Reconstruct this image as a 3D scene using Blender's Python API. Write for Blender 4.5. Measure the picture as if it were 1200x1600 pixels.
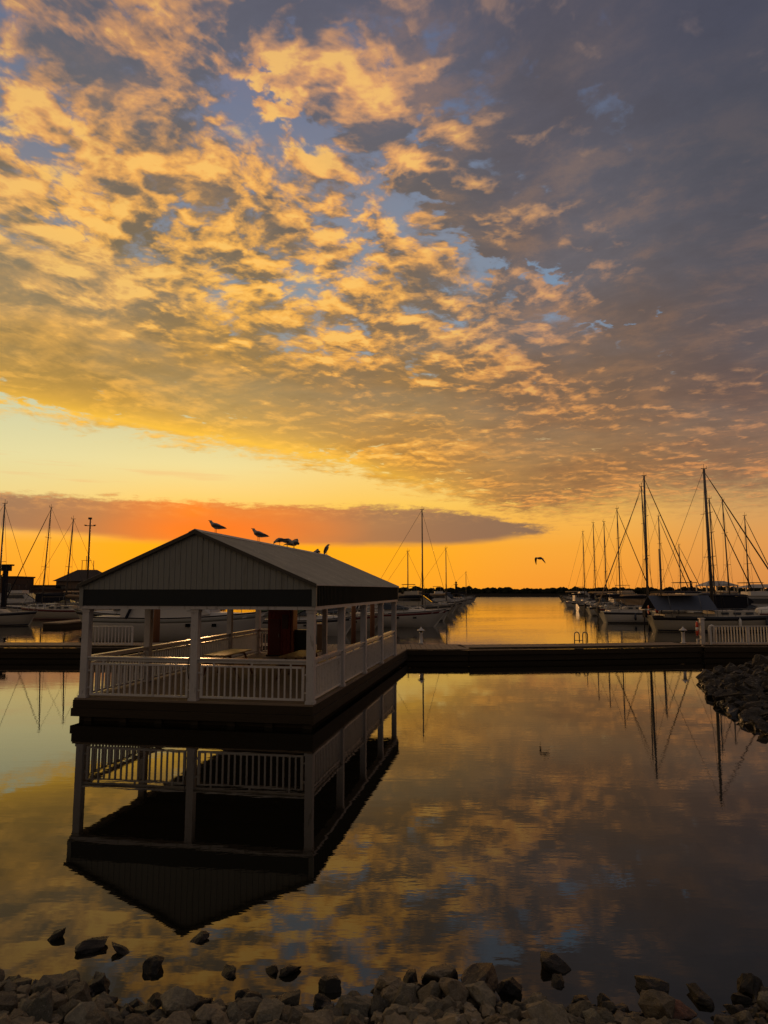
import bpy, bmesh, math, random
from math import radians as R, sin, cos, pi, atan2, hypot
from mathutils import Vector, Matrix, noise

for _o in list(bpy.data.objects): bpy.data.objects.remove(_o)
SC = bpy.context.scene
C = SC.collection
random.seed(7)

# ------------------------------------------------------------------ camera
CAM_H = 3.377
cam = bpy.data.cameras.new('camera')
cam.sensor_fit = 'VERTICAL'; cam.sensor_height = 36.0; cam.sensor_width = 27.0
cam.lens = 1079.17 / 1600 * 36.0
cam.clip_start = 0.1; cam.clip_end = 20000
camo = bpy.data.objects.new('camera', cam); C.objects.link(camo)
camo.location = (0, 0, CAM_H); camo.rotation_euler = (R(96.43), 0, 0)
SC.camera = camo
SC.view_settings.view_transform = 'Standard'; SC.view_settings.look = 'None'
SC.view_settings.exposure = 0.0; SC.view_settings.gamma = 1.0
SC.render.resolution_x = 768; SC.render.resolution_y = 1024
SC.cycles.max_bounces = 6; SC.cycles.glossy_bounces = 4; SC.cycles.diffuse_bounces = 3
SC.cycles.use_denoising = True

SUN_AZ, SUN_EL = -15.5, 3.6          # degrees: azimuth east of the view axis (+Y), elevation

# ------------------------------------------------------------------ node shorthand
def lin(c):
    f = lambda v: v/12.92 if v <= .04045 else ((v+.055)/1.055)**2.4
    return tuple(f(x/255.0) for x in c) + (1.0,)

class NT:
    """small wrapper so node graphs can be written as expressions"""
    def __init__(s, tree): s.t = tree; s.n = tree.nodes; s.l = tree.links
    def put(s, sock, v):
        if isinstance(v, S): s.l.new(v.k, sock)
        elif v is not None: sock.default_value = v
    def math(s, op, a, b=None, c=None, clamp=False):
        n = s.n.new('ShaderNodeMath'); n.operation = op; n.use_clamp = clamp
        s.put(n.inputs[0], a)
        if b is not None: s.put(n.inputs[1], b)
        if c is not None: s.put(n.inputs[2], c)
        return S(s, n.outputs[0])
    def vmath(s, op, a, b=None, sc=None):
        n = s.n.new('ShaderNodeVectorMath'); n.operation = op
        s.put(n.inputs[0], a)
        if b is not None: s.put(n.inputs[1], b)
        if sc is not None: s.put(n.inputs['Scale'], sc)
        return S(s, n.outputs['Value' if op in ('LENGTH', 'DOT_PRODUCT') else 'Vector'])
    def xyz(s, x=0.0, y=0.0, z=0.0):
        n = s.n.new('ShaderNodeCombineXYZ')
        for i, v in enumerate((x, y, z)): s.put(n.inputs[i], v)
        return S(s, n.outputs[0])
    def sep(s, v):
        n = s.n.new('ShaderNodeSeparateXYZ'); s.put(n.inputs[0], v)
        return [S(s, o) for o in n.outputs]
    def noise(s, vec, scale=1.0, detail=4.0, rough=.5, dist=0.0, lac=2.0, color=False, dims='3D'):
        n = s.n.new('ShaderNodeTexNoise'); n.noise_dimensions = dims
        if vec is not None: s.put(n.inputs['Vector'], vec)
        s.put(n.inputs['Scale'], scale); s.put(n.inputs['Detail'], detail)
        s.put(n.inputs['Roughness'], rough); s.put(n.inputs['Distortion'], dist); s.put(n.inputs['Lacunarity'], lac)
        return S(s, n.outputs[1 if color else 0])
    def voro(s, vec, scale=1.0, feature='F1', out=0, rand=1.0):
        n = s.n.new('ShaderNodeTexVoronoi'); n.feature = feature
        if vec is not None: s.put(n.inputs['Vector'], vec)
        s.put(n.inputs['Scale'], scale); s.put(n.inputs['Randomness'], rand)
        return S(s, n.outputs[out])
    def ss(s, v, a, b, lo=0.0, hi=1.0, mode='SMOOTHSTEP'):
        n = s.n.new('ShaderNodeMapRange'); n.interpolation_type = mode
        s.put(n.inputs[0], v)
        for i, q in enumerate((a, b, lo, hi)): s.put(n.inputs[i+1], q)
        return S(s, n.outputs[0])
    def mix(s, f, a, b, mode='MIX'):
        n = s.n.new('ShaderNodeMix'); n.data_type = 'RGBA'; n.blend_type = mode
        s.put(n.inputs[0], f); s.put(n.inputs[6], a); s.put(n.inputs[7], b)
        return S(s, n.outputs[2])
    def ramp(s, f, stops, interp='LINEAR'):
        n = s.n.new('ShaderNodeValToRGB'); s.put(n.inputs[0], f); e = n.color_ramp.elements
        n.color_ramp.interpolation = interp
        while len(e) < len(stops): e.new(.5)
        for el, (p, c) in zip(e, stops): el.position = p; el.color = c
        return S(s, n.outputs[0])
    def blob(s, u, v, u0, v0, su, sv, ang=0.0):
        c, q = cos(R(ang)), sin(R(ang))
        du, dv = u - u0, v - v0
        a = (du*(c/su) + dv*(q/su)); b = (dv*(c/sv) - du*(q/sv))
        return s.math('EXPONENT', (a*a + b*b) * -1.0)

class S:
    def __init__(s, nt, k): s.nt = nt; s.k = k
    def __add__(s, o): return s.nt.math('ADD', s, o)
    __radd__ = __add__
    def __sub__(s, o): return s.nt.math('SUBTRACT', s, o)
    def __rsub__(s, o): return s.nt.math('SUBTRACT', o, s)
    def __mul__(s, o): return s.nt.math('MULTIPLY', s, o)
    __rmul__ = __mul__
    def __truediv__(s, o): return s.nt.math('DIVIDE', s, o)
    def clamp(s): return s.nt.math('ADD', s, 0.0, clamp=True)

def azel(px, py):
    """direction (azimuth, elevation in degrees) of a point of the sky, used to write the cloud masks down"""
    p = R(6.43); X = (px-600)/1079.17; U = (800-py)/1079.17
    d = (X, cos(p)-U*sin(p), sin(p)+U*cos(p))
    return math.degrees(atan2(d[0], d[1])), math.degrees(atan2(d[2], hypot(d[0], d[1])))

# ------------------------------------------------------------------ sky (world): dusk sky with broken altocumulus
def build_sky():
    w = bpy.data.worlds.new('World'); SC.world = w; w.use_nodes = True
    w.node_tree.nodes.clear()
    T = NT(w.node_tree)
    gc = T.n.new('ShaderNodeNewGeometry')
    d = T.vmath('SCALE', S(T, gc.outputs['Incoming']), sc=-1.0)
    x, y, z = T.sep(d)
    zc = T.math('MAXIMUM', z, 0.0)
    az = T.math('ARCTAN2', x, y) * (180/pi)
    el = T.math('ARCSINE', T.math('MINIMUM', z, .9999)) * (180/pi)
    # cloud layer: a plane overhead, slightly domed towards the horizon
    inv = T.math('DIVIDE', 1.0, zc + 0.07)
    P = T.xyz(x*inv, y*inv, 0.0)
    # turn and stretch so the rows run from lower right to upper left
    def rot(v, a, sx=1.0, sy=1.0, off=(0, 0, 0)):
        m = T.n.new('ShaderNodeMapping'); m.vector_type = 'POINT'
        T.put(m.inputs[0], v); m.inputs['Rotation'].default_value = (0, 0, R(a)); m.inputs['Scale'].default_value = (1, 1, 1)
        q = T.vmath('MULTIPLY', S(T, m.outputs[0]), (sx, sy, 1.0))
        return T.vmath('ADD', q, off)
    Q = rot(P, ROT, SX, SY, OFF)
    wn = T.noise(Q, 1.6, 3, .5, color=True)
    Qw = T.vmath('ADD', Q, T.vmath('SCALE', T.vmath('SUBTRACT', wn, (.5, .5, .5)), sc=.20))
    def puffs(q):
        n = T.noise(q, PS, 8, .60)
        q2 = T.vmath('ADD', q, T.vmath('SCALE', T.vmath('SUBTRACT', T.noise(q, 7.0, 4, .6, color=True), (.5, .5, .5)), sc=.22))
        v = T.voro(q2, PS*1.9, 'F1')
        v2 = T.voro(q2, PS*4.6, 'F1')
        return n*.52 + (.62 - v)*.36 + (.62 - v2)*.20 + .20
    puff = puffs(Qw)
    Ql = T.vmath('ADD', Qw, LOFF)
    puffl = puffs(Ql)
    big = T.noise(Q, 1.1, 3, .5)
    fine = T.noise(Qw, 9.0, 6, .66)
    vf = T.noise(T.vmath('MULTIPLY', Qw, (1.0, 1.25, 1.0)), 4.6, 8, .66)
    vff = T.noise(Qw, 19.0, 7, .68)
    clump = T.noise(T.vmath('ADD', Qw, (1, 5, 0)), 1.9, 4, .55)
    big2 = T.noise(T.vmath('ADD', Q, (9, 2, 0)), .9, 4, .55)
    # ---- low resolution colour fields, rows of elevation by columns of azimuth
    cols = [-30, -15, 0, 15, 30]
    def field(rows, back):
        """rows: list of (elevation, [5 colours])"""
        f = el * (1/90.0)
        def rp(i): return T.ramp(f, [(e/90.0, lin(r[i])) for e, r in rows])
        c = rp(0)
        for i in range(1, 5):
            c = T.mix(T.ss(az, cols[i-1], cols[i]), c, rp(i))
        bk = T.ramp(f, [(e/90.0, lin(q)) for e, q in back])
        return T.mix(T.ss(T.math('ABSOLUTE', az), 42.0, 105.0), c, bk)
    G = field(SKY_G, [(0, (112, 96, 86)), (20, (98, 94, 100)), (50, (92, 98, 112)), (90, (100, 106, 120))])
    L = field(SKY_L, [(0, (122, 104, 90)), (30, (122, 110, 104)), (90, (146, 136, 128))])
    D = field(SKY_D, [(0, (92, 82, 78)), (30, (86, 82, 84)), (90, (112, 108, 106))])
    # wobble for mask edges
    wob = (fine - .5) * 5.0 + (puff - .5) * 9.0
    elw, azw = el + wob * T.ss(el, 2.0, 20.0, .18, 1.0), az + wob * 1.2
    def B(px, py, su, sv, ang=0.0, warp=True):
        a, e = azel(px, py)
        return T.blob(azw if warp else az, elw if warp else el, a, e, su, sv, ang)
    # ---- coverage
    cov = COVER0
    for amp, px, py, su, sv, ang in COV_BLOBS: cov = B(px, py, su, sv, ang) * amp + cov
    dens = (puff - .5) * 4.6 + (big - .5) * 2.2 + (fine - .5) * 1.1 + cov
    # lower edge of the main deck, from the left high to the right low
    tl = T.math('MINIMUM', T.math('MAXIMUM', az * -1.0, 0.0), 42.0)
    edge = tl * .19 - tl * tl * .0022 + 9.3 - T.ss(az, -4.0, 16.0) * 3.5
    below = T.ss(el + (fine - .5)*2.2 + (puff - .5)*3.4, edge - .7, edge + .9 + T.ss(az, 8.0, 24.0) * 2.6)
    front = T.ss(T.math('ABSOLUTE', az), 60.0, 90.0, 0.0, 1.0)
    below = T.math('MAXIMUM', below, front)
    alpha = T.ss(dens + (vff - .5) * .8, -.38, .48, mode='SMOOTHERSTEP') * below
    # ---- light on the clouds: slope of the density towards the low sun, plus soft thickness
    calm = (B(150, 545, 22, 4.6, -8) * .85 + B(1180, 330, 15, 16, 0) * .6 + B(850, 720, 12, 3.5, -8) * .45) * -1.0 + 1.0
    slope = (puff - puffl) * LK * calm
    thick = T.ss(dens, .15, 1.15)
    litn = slope + .46 - thick*.34
    for amp, px, py, su, sv, ang in LIT_BLOBS: litn = B(px, py, su, sv, ang) * amp + litn
    litn = litn + ((fine - .5) * 1.3 + (vf - .5) * .7) * calm + (clump - .5) * 2.9
    litn = litn + (vff - .5) * 1.0 * calm
    lit = T.ss(litn, -.08, 1.04)
    cc = T.mix(lit, D, L)
    cc = T.mix(T.ss(big2, .40, .62) * .30, cc, T.mix(.5, G, D))
    cc = T.mix(T.ss(vf, .45, .70) * .18, cc, L)
    cc = T.mix(T.ss(vf, .50, .30) * .22, cc, T.mix(1.0, D, (.66, .66, .68, 1), 'MULTIPLY'))
    # hot gold rims
    rim = T.ss(litn, .75, 1.35) * T.ss(az, 26.0, 0.0)
    cc = T.mix(rim * .55, cc, lin((255, 205, 110)))
    # glowing lower rim of the deck
    er = T.math('EXPONENT', T.math('ABSOLUTE', el - edge - .7) * -.95) * T.ss(az, 12.0, -8.0) * .85
    cc = T.mix(er, cc, lin((255, 196, 62)))
    veil = T.ss(T.noise(T.vmath('ADD', Q, (4, 7, 0)), 1.7, 5, .6), .35, .65, .25, .80) * T.ss(el, 13.0, 22.0)
    G = T.mix(veil * .40, G, T.mix(.25, T.mix(.5, D, lin((112, 124, 140))), L))
    c = T.mix(alpha, G, cc)
    # ---- the low bank of cloud just above the horizon, ragged top, tapering to the right
    Pz = T.xyz(az*.11, el*.55, 3.0)
    bn = T.noise(Pz, 2.2, 7, .6)
    bn2 = T.noise(T.xyz(az*.05, el*.2, 8.0), 2.2, 2, .5)
    bnf = T.noise(T.xyz(az*.35, el*1.1, 5.0), 2.4, 6, .65)
    top = 7.0 - T.ss(az, -10.0, 4.0)*.25 - T.ss(az, 2.0, 14.5)*1.5 + (bn - .5)*1.6 + (bnf - .5)*1.5
    bot = 3.85 + (bn - .5)*.6 - T.ss(az, -30, -14)*.25 + T.ss(az, 4.0, 13.5)*.7 + T.ss(az, -14.0, -30.0)*.5
    m = T.ss(el, bot - .25, bot + .45) * T.ss(el, top + .30, top - .25) * T.ss(az + (bn-.5)*7.0 + (bnf-.5)*7.0, 14.5, 11.5) * T.ss(az, -75, -55)
    bc = T.ramp((az + 32.0) * (1/46.0), [(0, lin((146, 112, 90))), (.20, lin((160, 108, 80))), (.36, lin((242, 112, 36))),
                                         (.50, lin((214, 112, 58))), (.68, lin((152, 110, 84))), (1, lin((120, 96, 84)))])
    bc = T.mix(T.ss(bnf, .45, .7)*.6*T.ss(el, 5.0, 7.5), bc, lin((250, 170, 90)))
    bc = T.mix(T.ss(bn2, .62, .42)*.25, bc, lin((120, 90, 80)))
    c = T.mix(m * .93, c, bc)
    # thin streaks in the clear band
    st = T.noise(T.xyz(az*.06, el*1.1, 1.0), 1.6, 4, .55)
    sm = T.ss(st, .58, .72) * T.blob(az, el, -24.0, 9.0, 14.0, 2.2) * .35
    c = T.mix(sm, c, lin((235, 165, 110)))
    # glow round the hidden sun
    gl = T.blob(az, el, SUN_AZ + 1.5, 3.9, 11.0, 3.2) * .30
    c = T.mix(gl, c, lin((255, 158, 6)))
    gl2 = T.blob(az, el, SUN_AZ + 2.0, 4.8, 7.0, 1.3) * m * .55
    c = T.mix(gl2, c, lin((255, 96, 14)))
    # air near the horizon away from the sun
    c = T.mix(T.ss(el, -1.0, -6.0), c, lin((38, 34, 34)))
    # physical sky underneath: adds its dusk glow
    sky = T.n.new('ShaderNodeTexSky'); sky.sky_type = 'NISHITA'; sky.sun_disc = False
    sky.sun_elevation = R(SUN_EL); sky.sun_rotation = R(SUN_AZ)
    sky.air_density = 1.5; sky.dust_density = 2.0
    bg1 = T.n.new('ShaderNodeBackground'); T.put(bg1.inputs[0], c); bg1.inputs[1].default_value = 1.0
    bg2 = T.n.new('ShaderNodeBackground'); T.put(bg2.inputs[0], S(T, sky.outputs[0])); bg2.inputs[1].default_value = .004
    ad = T.n.new('ShaderNodeAddShader'); T.l.new(bg1.outputs[0], ad.inputs[0]); T.l.new(bg2.outputs[0], ad.inputs[1])
    out = T.n.new('ShaderNodeOutputWorld'); T.l.new(ad.outputs[0], out.inputs[0])
    w.cycles.sampling_method = 'MANUAL'; w.cycles.sample_map_resolution = 512
ROT, SX, SY, OFF = 28.0, 1.15, 1.05, (3.7, 1.2, 0)
PS, LOFF, LK = 3.6, (.033, -.058, 0), 5.2
COVER0 = .55
EDGE_A, EDGE_B = 10.3, .165
COV_BLOBS = [(-.42, 200, 60, 8, 4.0, -20), (-.60, 410, 190, 6, 2.6, -30), (.35, 120, 180, 9, 5, -10), (-.6, 610, 290, 6, 2.5, -40), (-.75, 740, 420, 5, 2.2, -45),
             (-.85, 910, 530, 7, 1.8, -40), (-.15, 300, 210, 12, 4, -10), (-.5, 560, 400, 4, 3, 0), (-.5, 940, 230, 3, 3, 0),
             (1.2, 1080, 240, 14, 16, 0), (.8, 150, 540, 22, 5, -8), (.6, 900, 700, 20, 5, -10), (.6, 430, 40, 4, 5, 0)]
LIT_BLOBS = [(-.55, 1080, 150, 14, 16, 0), (-.3, 1150, 500, 10, 10, 0), (.3, 200, 350, 16, 6, -20), (.35, 420, 60, 4, 7, 0),
             (-.35, 800, 120, 10, 8, 0), (.25, 620, 470, 10, 4, -30)]
SKY_G = [(0,  [(255, 158, 40), (255, 168, 24), (255, 165, 36), (245, 152, 48), (215, 138, 68)]),
         (3.5, [(252, 172, 52), (255, 170, 18), (255, 172, 30), (246, 166, 58), (222, 152, 80)]),
         (7,  [(236, 212, 138), (246, 208, 112), (250, 200, 90), (242, 186, 88), (205, 160, 100)]),
         (10, [(228, 218, 160), (234, 218, 152), (244, 210, 128), (225, 180, 110), (180, 150, 115)]),
         (14, [(205, 205, 165), (205, 200, 155), (200, 180, 130), (170, 160, 135), (140, 135, 135)]),
         (20, [(140, 155, 160), (140, 158, 165), (135, 158, 175), (120, 152, 180), (105, 118, 138)]),
         (28, [(118, 130, 148), (122, 138, 158), (120, 142, 166), (114, 138, 164), (85, 95, 120)]),
         (38, [(94, 112, 142), (96, 114, 148), (98, 114, 144), (84, 92, 118), (74, 80, 104)]),
         (55, [(72, 80, 108), (72, 80, 108), (72, 80, 108), (66, 74, 106), (64, 70, 98)]),
         (90, [(100, 106, 120)]*5)]
SKY_L = [(0,  [(250, 164, 60), (255, 168, 50), (250, 164, 60), (235, 149, 70), (205, 133, 80)]),
         (9,  [(252, 183, 70), (255, 185, 60), (248, 173, 66), (232, 156, 78), (215, 140, 84)]),
         (16, [(246, 183, 84), (246, 177, 72), (232, 162, 74), (208, 144, 86), (176, 130, 96)]),
         (24, [(246, 183, 88), (250, 183, 80), (244, 175, 84), (220, 154, 92), (168, 126, 100)]),
         (31, [(240, 171, 92), (244, 175, 88), (238, 169, 96), (196, 146, 98), (126, 106, 98)]),
         (38, [(214, 152, 98), (232, 164, 100), (228, 162, 104), (150, 122, 106), (98, 90, 96)]),
         (50, [(160, 126, 100), (170, 132, 104), (160, 128, 108), (110, 98, 104), (90, 86, 98)]),
         (90, [(146, 136, 128)]*5)]
SKY_D = [(0,  [(190, 125, 60), (200, 130, 50), (180, 118, 60), (150, 105, 70), (120, 90, 74)]),
         (9,  [(196, 142, 58), (204, 148, 54), (186, 130, 60), (150, 108, 68), (128, 94, 74)]),
         (16, [(164, 130, 70), (160, 126, 68), (146, 114, 72), (124, 98, 78), (98, 82, 80)]),
         (24, [(140, 118, 80), (126, 108, 82), (118, 102, 86), (104, 90, 86), (84, 78, 82)]),
         (31, [(118, 104, 88), (110, 100, 92), (104, 96, 94), (92, 84, 88), (78, 76, 82)]),
         (38, [(98, 96, 102), (100, 99, 108), (98, 96, 106), (86, 82, 90), (74, 74, 86)]),
         (50, [(82, 80, 96), (84, 82, 98), (82, 80, 96), (78, 76, 90), (72, 72, 88)]),
         (90, [(112, 108, 106)]*5)]
build_sky()

sl = bpy.data.lights.new('sun', 'SUN'); sl.energy = 0.4; sl.angle = R(3.0); sl.color = (1.0, .52, .20)
slo = bpy.data.objects.new('sun', sl); C.objects.link(slo)
slo.rotation_euler = (Vector((sin(R(SUN_AZ))*cos(R(SUN_EL)), cos(R(SUN_AZ))*cos(R(SUN_EL)), sin(R(SUN_EL)))).to_track_quat('Z', 'Y')).to_euler()

# ------------------------------------------------------------------ materials
MATS = {}
def mat(name, col, rough=.6, spec=.5, metal=0.0, var=.18, vscale=3.0, bump=0.0, bscale=20.0, kind=None, stretch=(1, 1, 1), rvar=.15, stain=None, sscale=(1, 1, 1), slo_=.58, samt=.5):
    """procedural paint / wood / metal: base colour broken by noise in object space, worn roughness, optional bump"""
    if name in MATS: return MATS[name]
    m = bpy.data.materials.new(name); m.use_nodes = True
    T = NT(m.node_tree); b = T.n['Principled BSDF']
    tc = T.n.new('ShaderNodeTexCoord'); v = S(T, tc.outputs['Object'])
    v = T.vmath('MULTIPLY', v, stretch)
    n = T.noise(v, vscale, 6, .6); n2 = T.noise(v, vscale*7.3, 4, .6)
    k = (n - .5) * (2*var) + (n2 - .5) * var + 1.0
    c = T.mix(1.0, lin(col), T.xyz(k, k, k), 'MULTIPLY')
    if stain:
        sn = T.noise(T.vmath('MULTIPLY', S(T, tc.outputs['Object']), sscale), 1.0, 8, .68)
        c = T.mix(T.ss(sn, slo_, slo_+.10)*samt, c, lin(stain))
    T.put(b.inputs['Base Color'], c)
    T.put(b.inputs['Roughness'], (n2 - .5) * rvar * 2 + rough)
    b.inputs['Metallic'].default_value = metal
    b.inputs['Specular IOR Level'].default_value = spec
    if bump:
        bn = T.n.new('ShaderNodeBump'); bn.inputs['Strength'].default_value = 1.0; bn.inputs['Distance'].default_value = bump
        T.put(bn.inputs['Height'], T.noise(v, bscale, 5, .6)); T.l.new(bn.outputs[0], b.inputs['Normal'])
    MATS[name] = m; return m
def glassy(name, col, rough=.06):
    m = mat(name, col, rough, .7, var=.05, rvar=.02); return m

M_WHITE = mat('white_paint', (200, 194, 188), .30, .5, var=.10, vscale=1.5, stain=(104, 92, 78), sscale=(5, 5, 5), slo_=.58, samt=.45)
M_POST = mat('post_paint', (190, 183, 178), .5, .4, var=.16, vscale=2.2, stain=(96, 84, 72), sscale=(9, 9, 1.6), slo_=.55, samt=.55)
M_SIDING = mat('siding_grey', (138, 137, 130), .5, .4, var=.10, vscale=.8, stain=(84, 76, 66), sscale=(5, 1, .7), slo_=.55, samt=.3)
M_BAND = mat('band_dark', (26, 32, 36), .5, .3, var=.25, vscale=.7)
M_RIBBAND = mat('rib_band_green', (36, 42, 38), .8, .15, var=.2, vscale=.7)
M_ROOF = mat('roof_metal', (186, 180, 168), .7, .3, metal=.0, var=.32, vscale=1.6, stretch=(.5, 1, 1), stain=(232, 226, 214), sscale=(2.2, 5, 1), slo_=.60, samt=.6)
M_RAKE = mat('rake_dark', (74, 68, 60), .6, .3)
M_TRIM = mat('trim_grey', (132, 130, 122), .5, .4)
M_UNDER = mat('ceiling_wood', (58, 50, 42), .8, .2)
M_TIMBER = mat('dark_timber', (56, 47, 35), .85, .2, var=.4, vscale=1.4, bump=.01, bscale=14, stretch=(.3, 1, 3))
M_DECK = mat('deck_boards', (128, 110, 92), .72, .3, var=.3, vscale=2.5, bump=.004)
M_TABLE = mat('table_wood', (150, 122, 84), .42, .5, var=.25, vscale=3, stretch=(.4, 3, 1))
M_RED = mat('red_wood', (112, 38, 24), .6, .35, var=.3, vscale=2)
M_BROWN = mat('brown_pile', (104, 68, 44), .8, .2, var=.35, vscale=2, stretch=(2, 2, .4))
M_BIN = mat('bin_green', (26, 32, 26), .5, .4)
M_METAL = mat('grey_metal', (120, 120, 122), .38, .5, metal=.7)
M_MAST = mat('mast_metal', (92, 86, 82), .42, .5, metal=.35)
M_WIRE = mat('rigging_wire', (60, 56, 52), .5, .4)
M_GEL = mat('hull_white', (188, 182, 174), .45, .35, var=.08, vscale=.8)
M_GEL2 = mat('hull_cream', (168, 158, 142), .45, .35, var=.10, vscale=.8)
M_HULLB = mat('hull_navy', (34, 40, 58), .25, .5)
M_STRIPE = mat('stripe_dark', (36, 34, 40), .35, .4)
M_STRIPER = mat('stripe_red', (96, 34, 34), .35, .4)
M_GLASS = glassy('dark_window', (18, 20, 24))
M_CANV_B = mat('canvas_blue', (84, 90, 104), .85, .1, var=.12, bump=.01, bscale=5)
M_CANV_T = mat('canvas_tan', (160, 134, 104), .85, .1, bump=.01, bscale=5)
M_CANV_G = mat('canvas_green', (92, 108, 84), .85, .1, bump=.01, bscale=5)
M_CANV_D = mat('canvas_dark', (38, 38, 46), .85, .1, bump=.01, bscale=5)
M_ORANGE = mat('buoy_orange', (206, 66, 30), .5, .4)
M_BUOYW = mat('buoy_white', (220, 214, 204), .5, .4)
M_GULLW = mat('gull_white', (150, 145, 140), .8, .2)
M_GULLG = mat('gull_grey', (70, 70, 76), .8, .2)
M_BEAK = mat('gull_beak', (190, 130, 40), .6, .3)
M_BRICK = mat('wall_render', (118, 100, 86), .85, .2, var=.2, vscale=.4)
M_BRICK2 = mat('wall_brown', (84, 66, 56), .85, .2, var=.25, vscale=.5)
M_ROOF2 = mat('house_roof', (66, 58, 54), .85, .2, var=.2, vscale=.6)
M_TREE = mat('far_foliage', (34, 36, 24), .9, .1, var=.5, vscale=.35, bump=.3, bscale=.8)
M_LEAF = M_TREE
M_GRASS = mat('ground_soil', (40, 36, 28), .95, .1, var=.3, vscale=1.2, bump=.03, bscale=6)

def rock_mat(name, dry, wet):
    m = bpy.data.materials.new(name); m.use_nodes = True
    T = NT(m.node_tree); b = T.n['Principled BSDF']
    tc = T.n.new('ShaderNodeTexCoord'); oi = T.n.new('ShaderNodeObjectInfo'); g = T.n.new('ShaderNodeNewGeometry')
    v = T.vmath('ADD', S(T, tc.outputs['Object']), S(T, oi.outputs['Location']))
    px, py, pz = T.sep(S(T, g.outputs['Position']))
    n = T.noise(v, 5.0, 8, .65); n2 = T.noise(v, 26.0, 6, .7)
    n3 = T.noise(T.vmath('MULTIPLY', v, (1, 1, 4)), 9.0, 5, .6)
    rnd = S(T, oi.outputs['Random'])
    c = T.ramp(n*.6 + n2*.4, [(.25, lin(tuple(q*.62 for q in dry))), (.5, lin(dry)), (.72, lin(tuple(min(255, q*1.25) for q in dry)))])
    hue = T.mix(rnd, (1.10, .97, .86, 1), (.84, .88, .90, 1))
    c = T.mix(1.0, c, hue, 'MULTIPLY')
    k = T.ss(rnd*7.31 - T.math('FLOOR', rnd*7.31), 0, 1, .50, 1.25, 'LINEAR')
    c = T.mix(1.0, c, T.xyz(k, k, k), 'MULTIPLY')
    c = T.mix(T.ss(n3, .60, .66)*.45, c, lin((176, 168, 156)))          # pale mineral veins
    w = T.ss(pz + (n - .5)*.12, .19, .08)
    c = T.mix(w, c, lin(wet))                                           # weed and wet below the splash line
    T.put(b.inputs['Base Color'], c)
    T.put(b.inputs['Roughness'], T.ss(w, 0, 1, .82, .38))
    bn = T.n.new('ShaderNodeBump'); bn.inputs['Distance'].default_value = .02
    T.put(bn.inputs['Height'], n*1.0 + n2*.5); T.l.new(bn.outputs[0], b.inputs['Normal'])
    return m
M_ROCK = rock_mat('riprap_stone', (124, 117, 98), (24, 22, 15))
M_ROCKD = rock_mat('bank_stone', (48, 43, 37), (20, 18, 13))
M_ROCKW = rock_mat('wet_stone', (52, 46, 34), (22, 20, 13))
M_ROCKPINK = rock_mat('riprap_stone_pink', (176, 122, 96), (30, 24, 16))

def water_mat():
    m = bpy.data.materials.new('lake_water'); m.use_nodes = True
    T = NT(m.node_tree); b = T.n['Principled BSDF']
    g = T.n.new('ShaderNodeNewGeometry'); P = S(T, g.outputs['Position']); x, y, z = T.sep(P)
    b.inputs['Base Color'].default_value = (.007, .0065, .004, 1)
    b.inputs['IOR'].default_value = 1.58
    b.inputs['Specular Tint'].default_value = (1.0, .91, .72, 1)
    T.put(b.inputs['Roughness'], T.ss(y, 45.0, 260.0, .012, .24))
    # long low swell, wind ripples in patches, stronger out in the fairway
    patch = T.noise(T.vmath('MULTIPLY', P, (.05, .10, 1)), 1.0, 3, .5)
    far = T.ss(y, 30.0, 55.0)
    swell = T.noise(T.vmath('MULTIPLY', P, (.35, .8, 1)), 1.0, 2, .5)
    rip = T.noise(T.vmath('MULTIPLY', P, (2.6, 6.5, 1)), 1.0, 3, .55)
    rip2 = T.noise(T.vmath('MULTIPLY', T.vmath('ADD', P, (5, 3, 0)), (.7, 2.6, 1)), 1.0, 3, .5)
    amp = T.ss(patch, .42, .62, .25, 1.0)
    h = swell*WAT_A + rip2*WAT_B*(far*5.0 + 1.0) + rip*WAT_C*amp*(far*5.0 + 1.0)
    bn = T.n.new('ShaderNodeBump'); bn.inputs['Distance'].default_value = 1.0
    T.put(bn.inputs['Height'], h); T.l.new(bn.outputs[0], b.inputs['Normal'])
    return m
WAT_A, WAT_B, WAT_C = .0011, .0008, .0009
M_WATER = water_mat()

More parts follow.
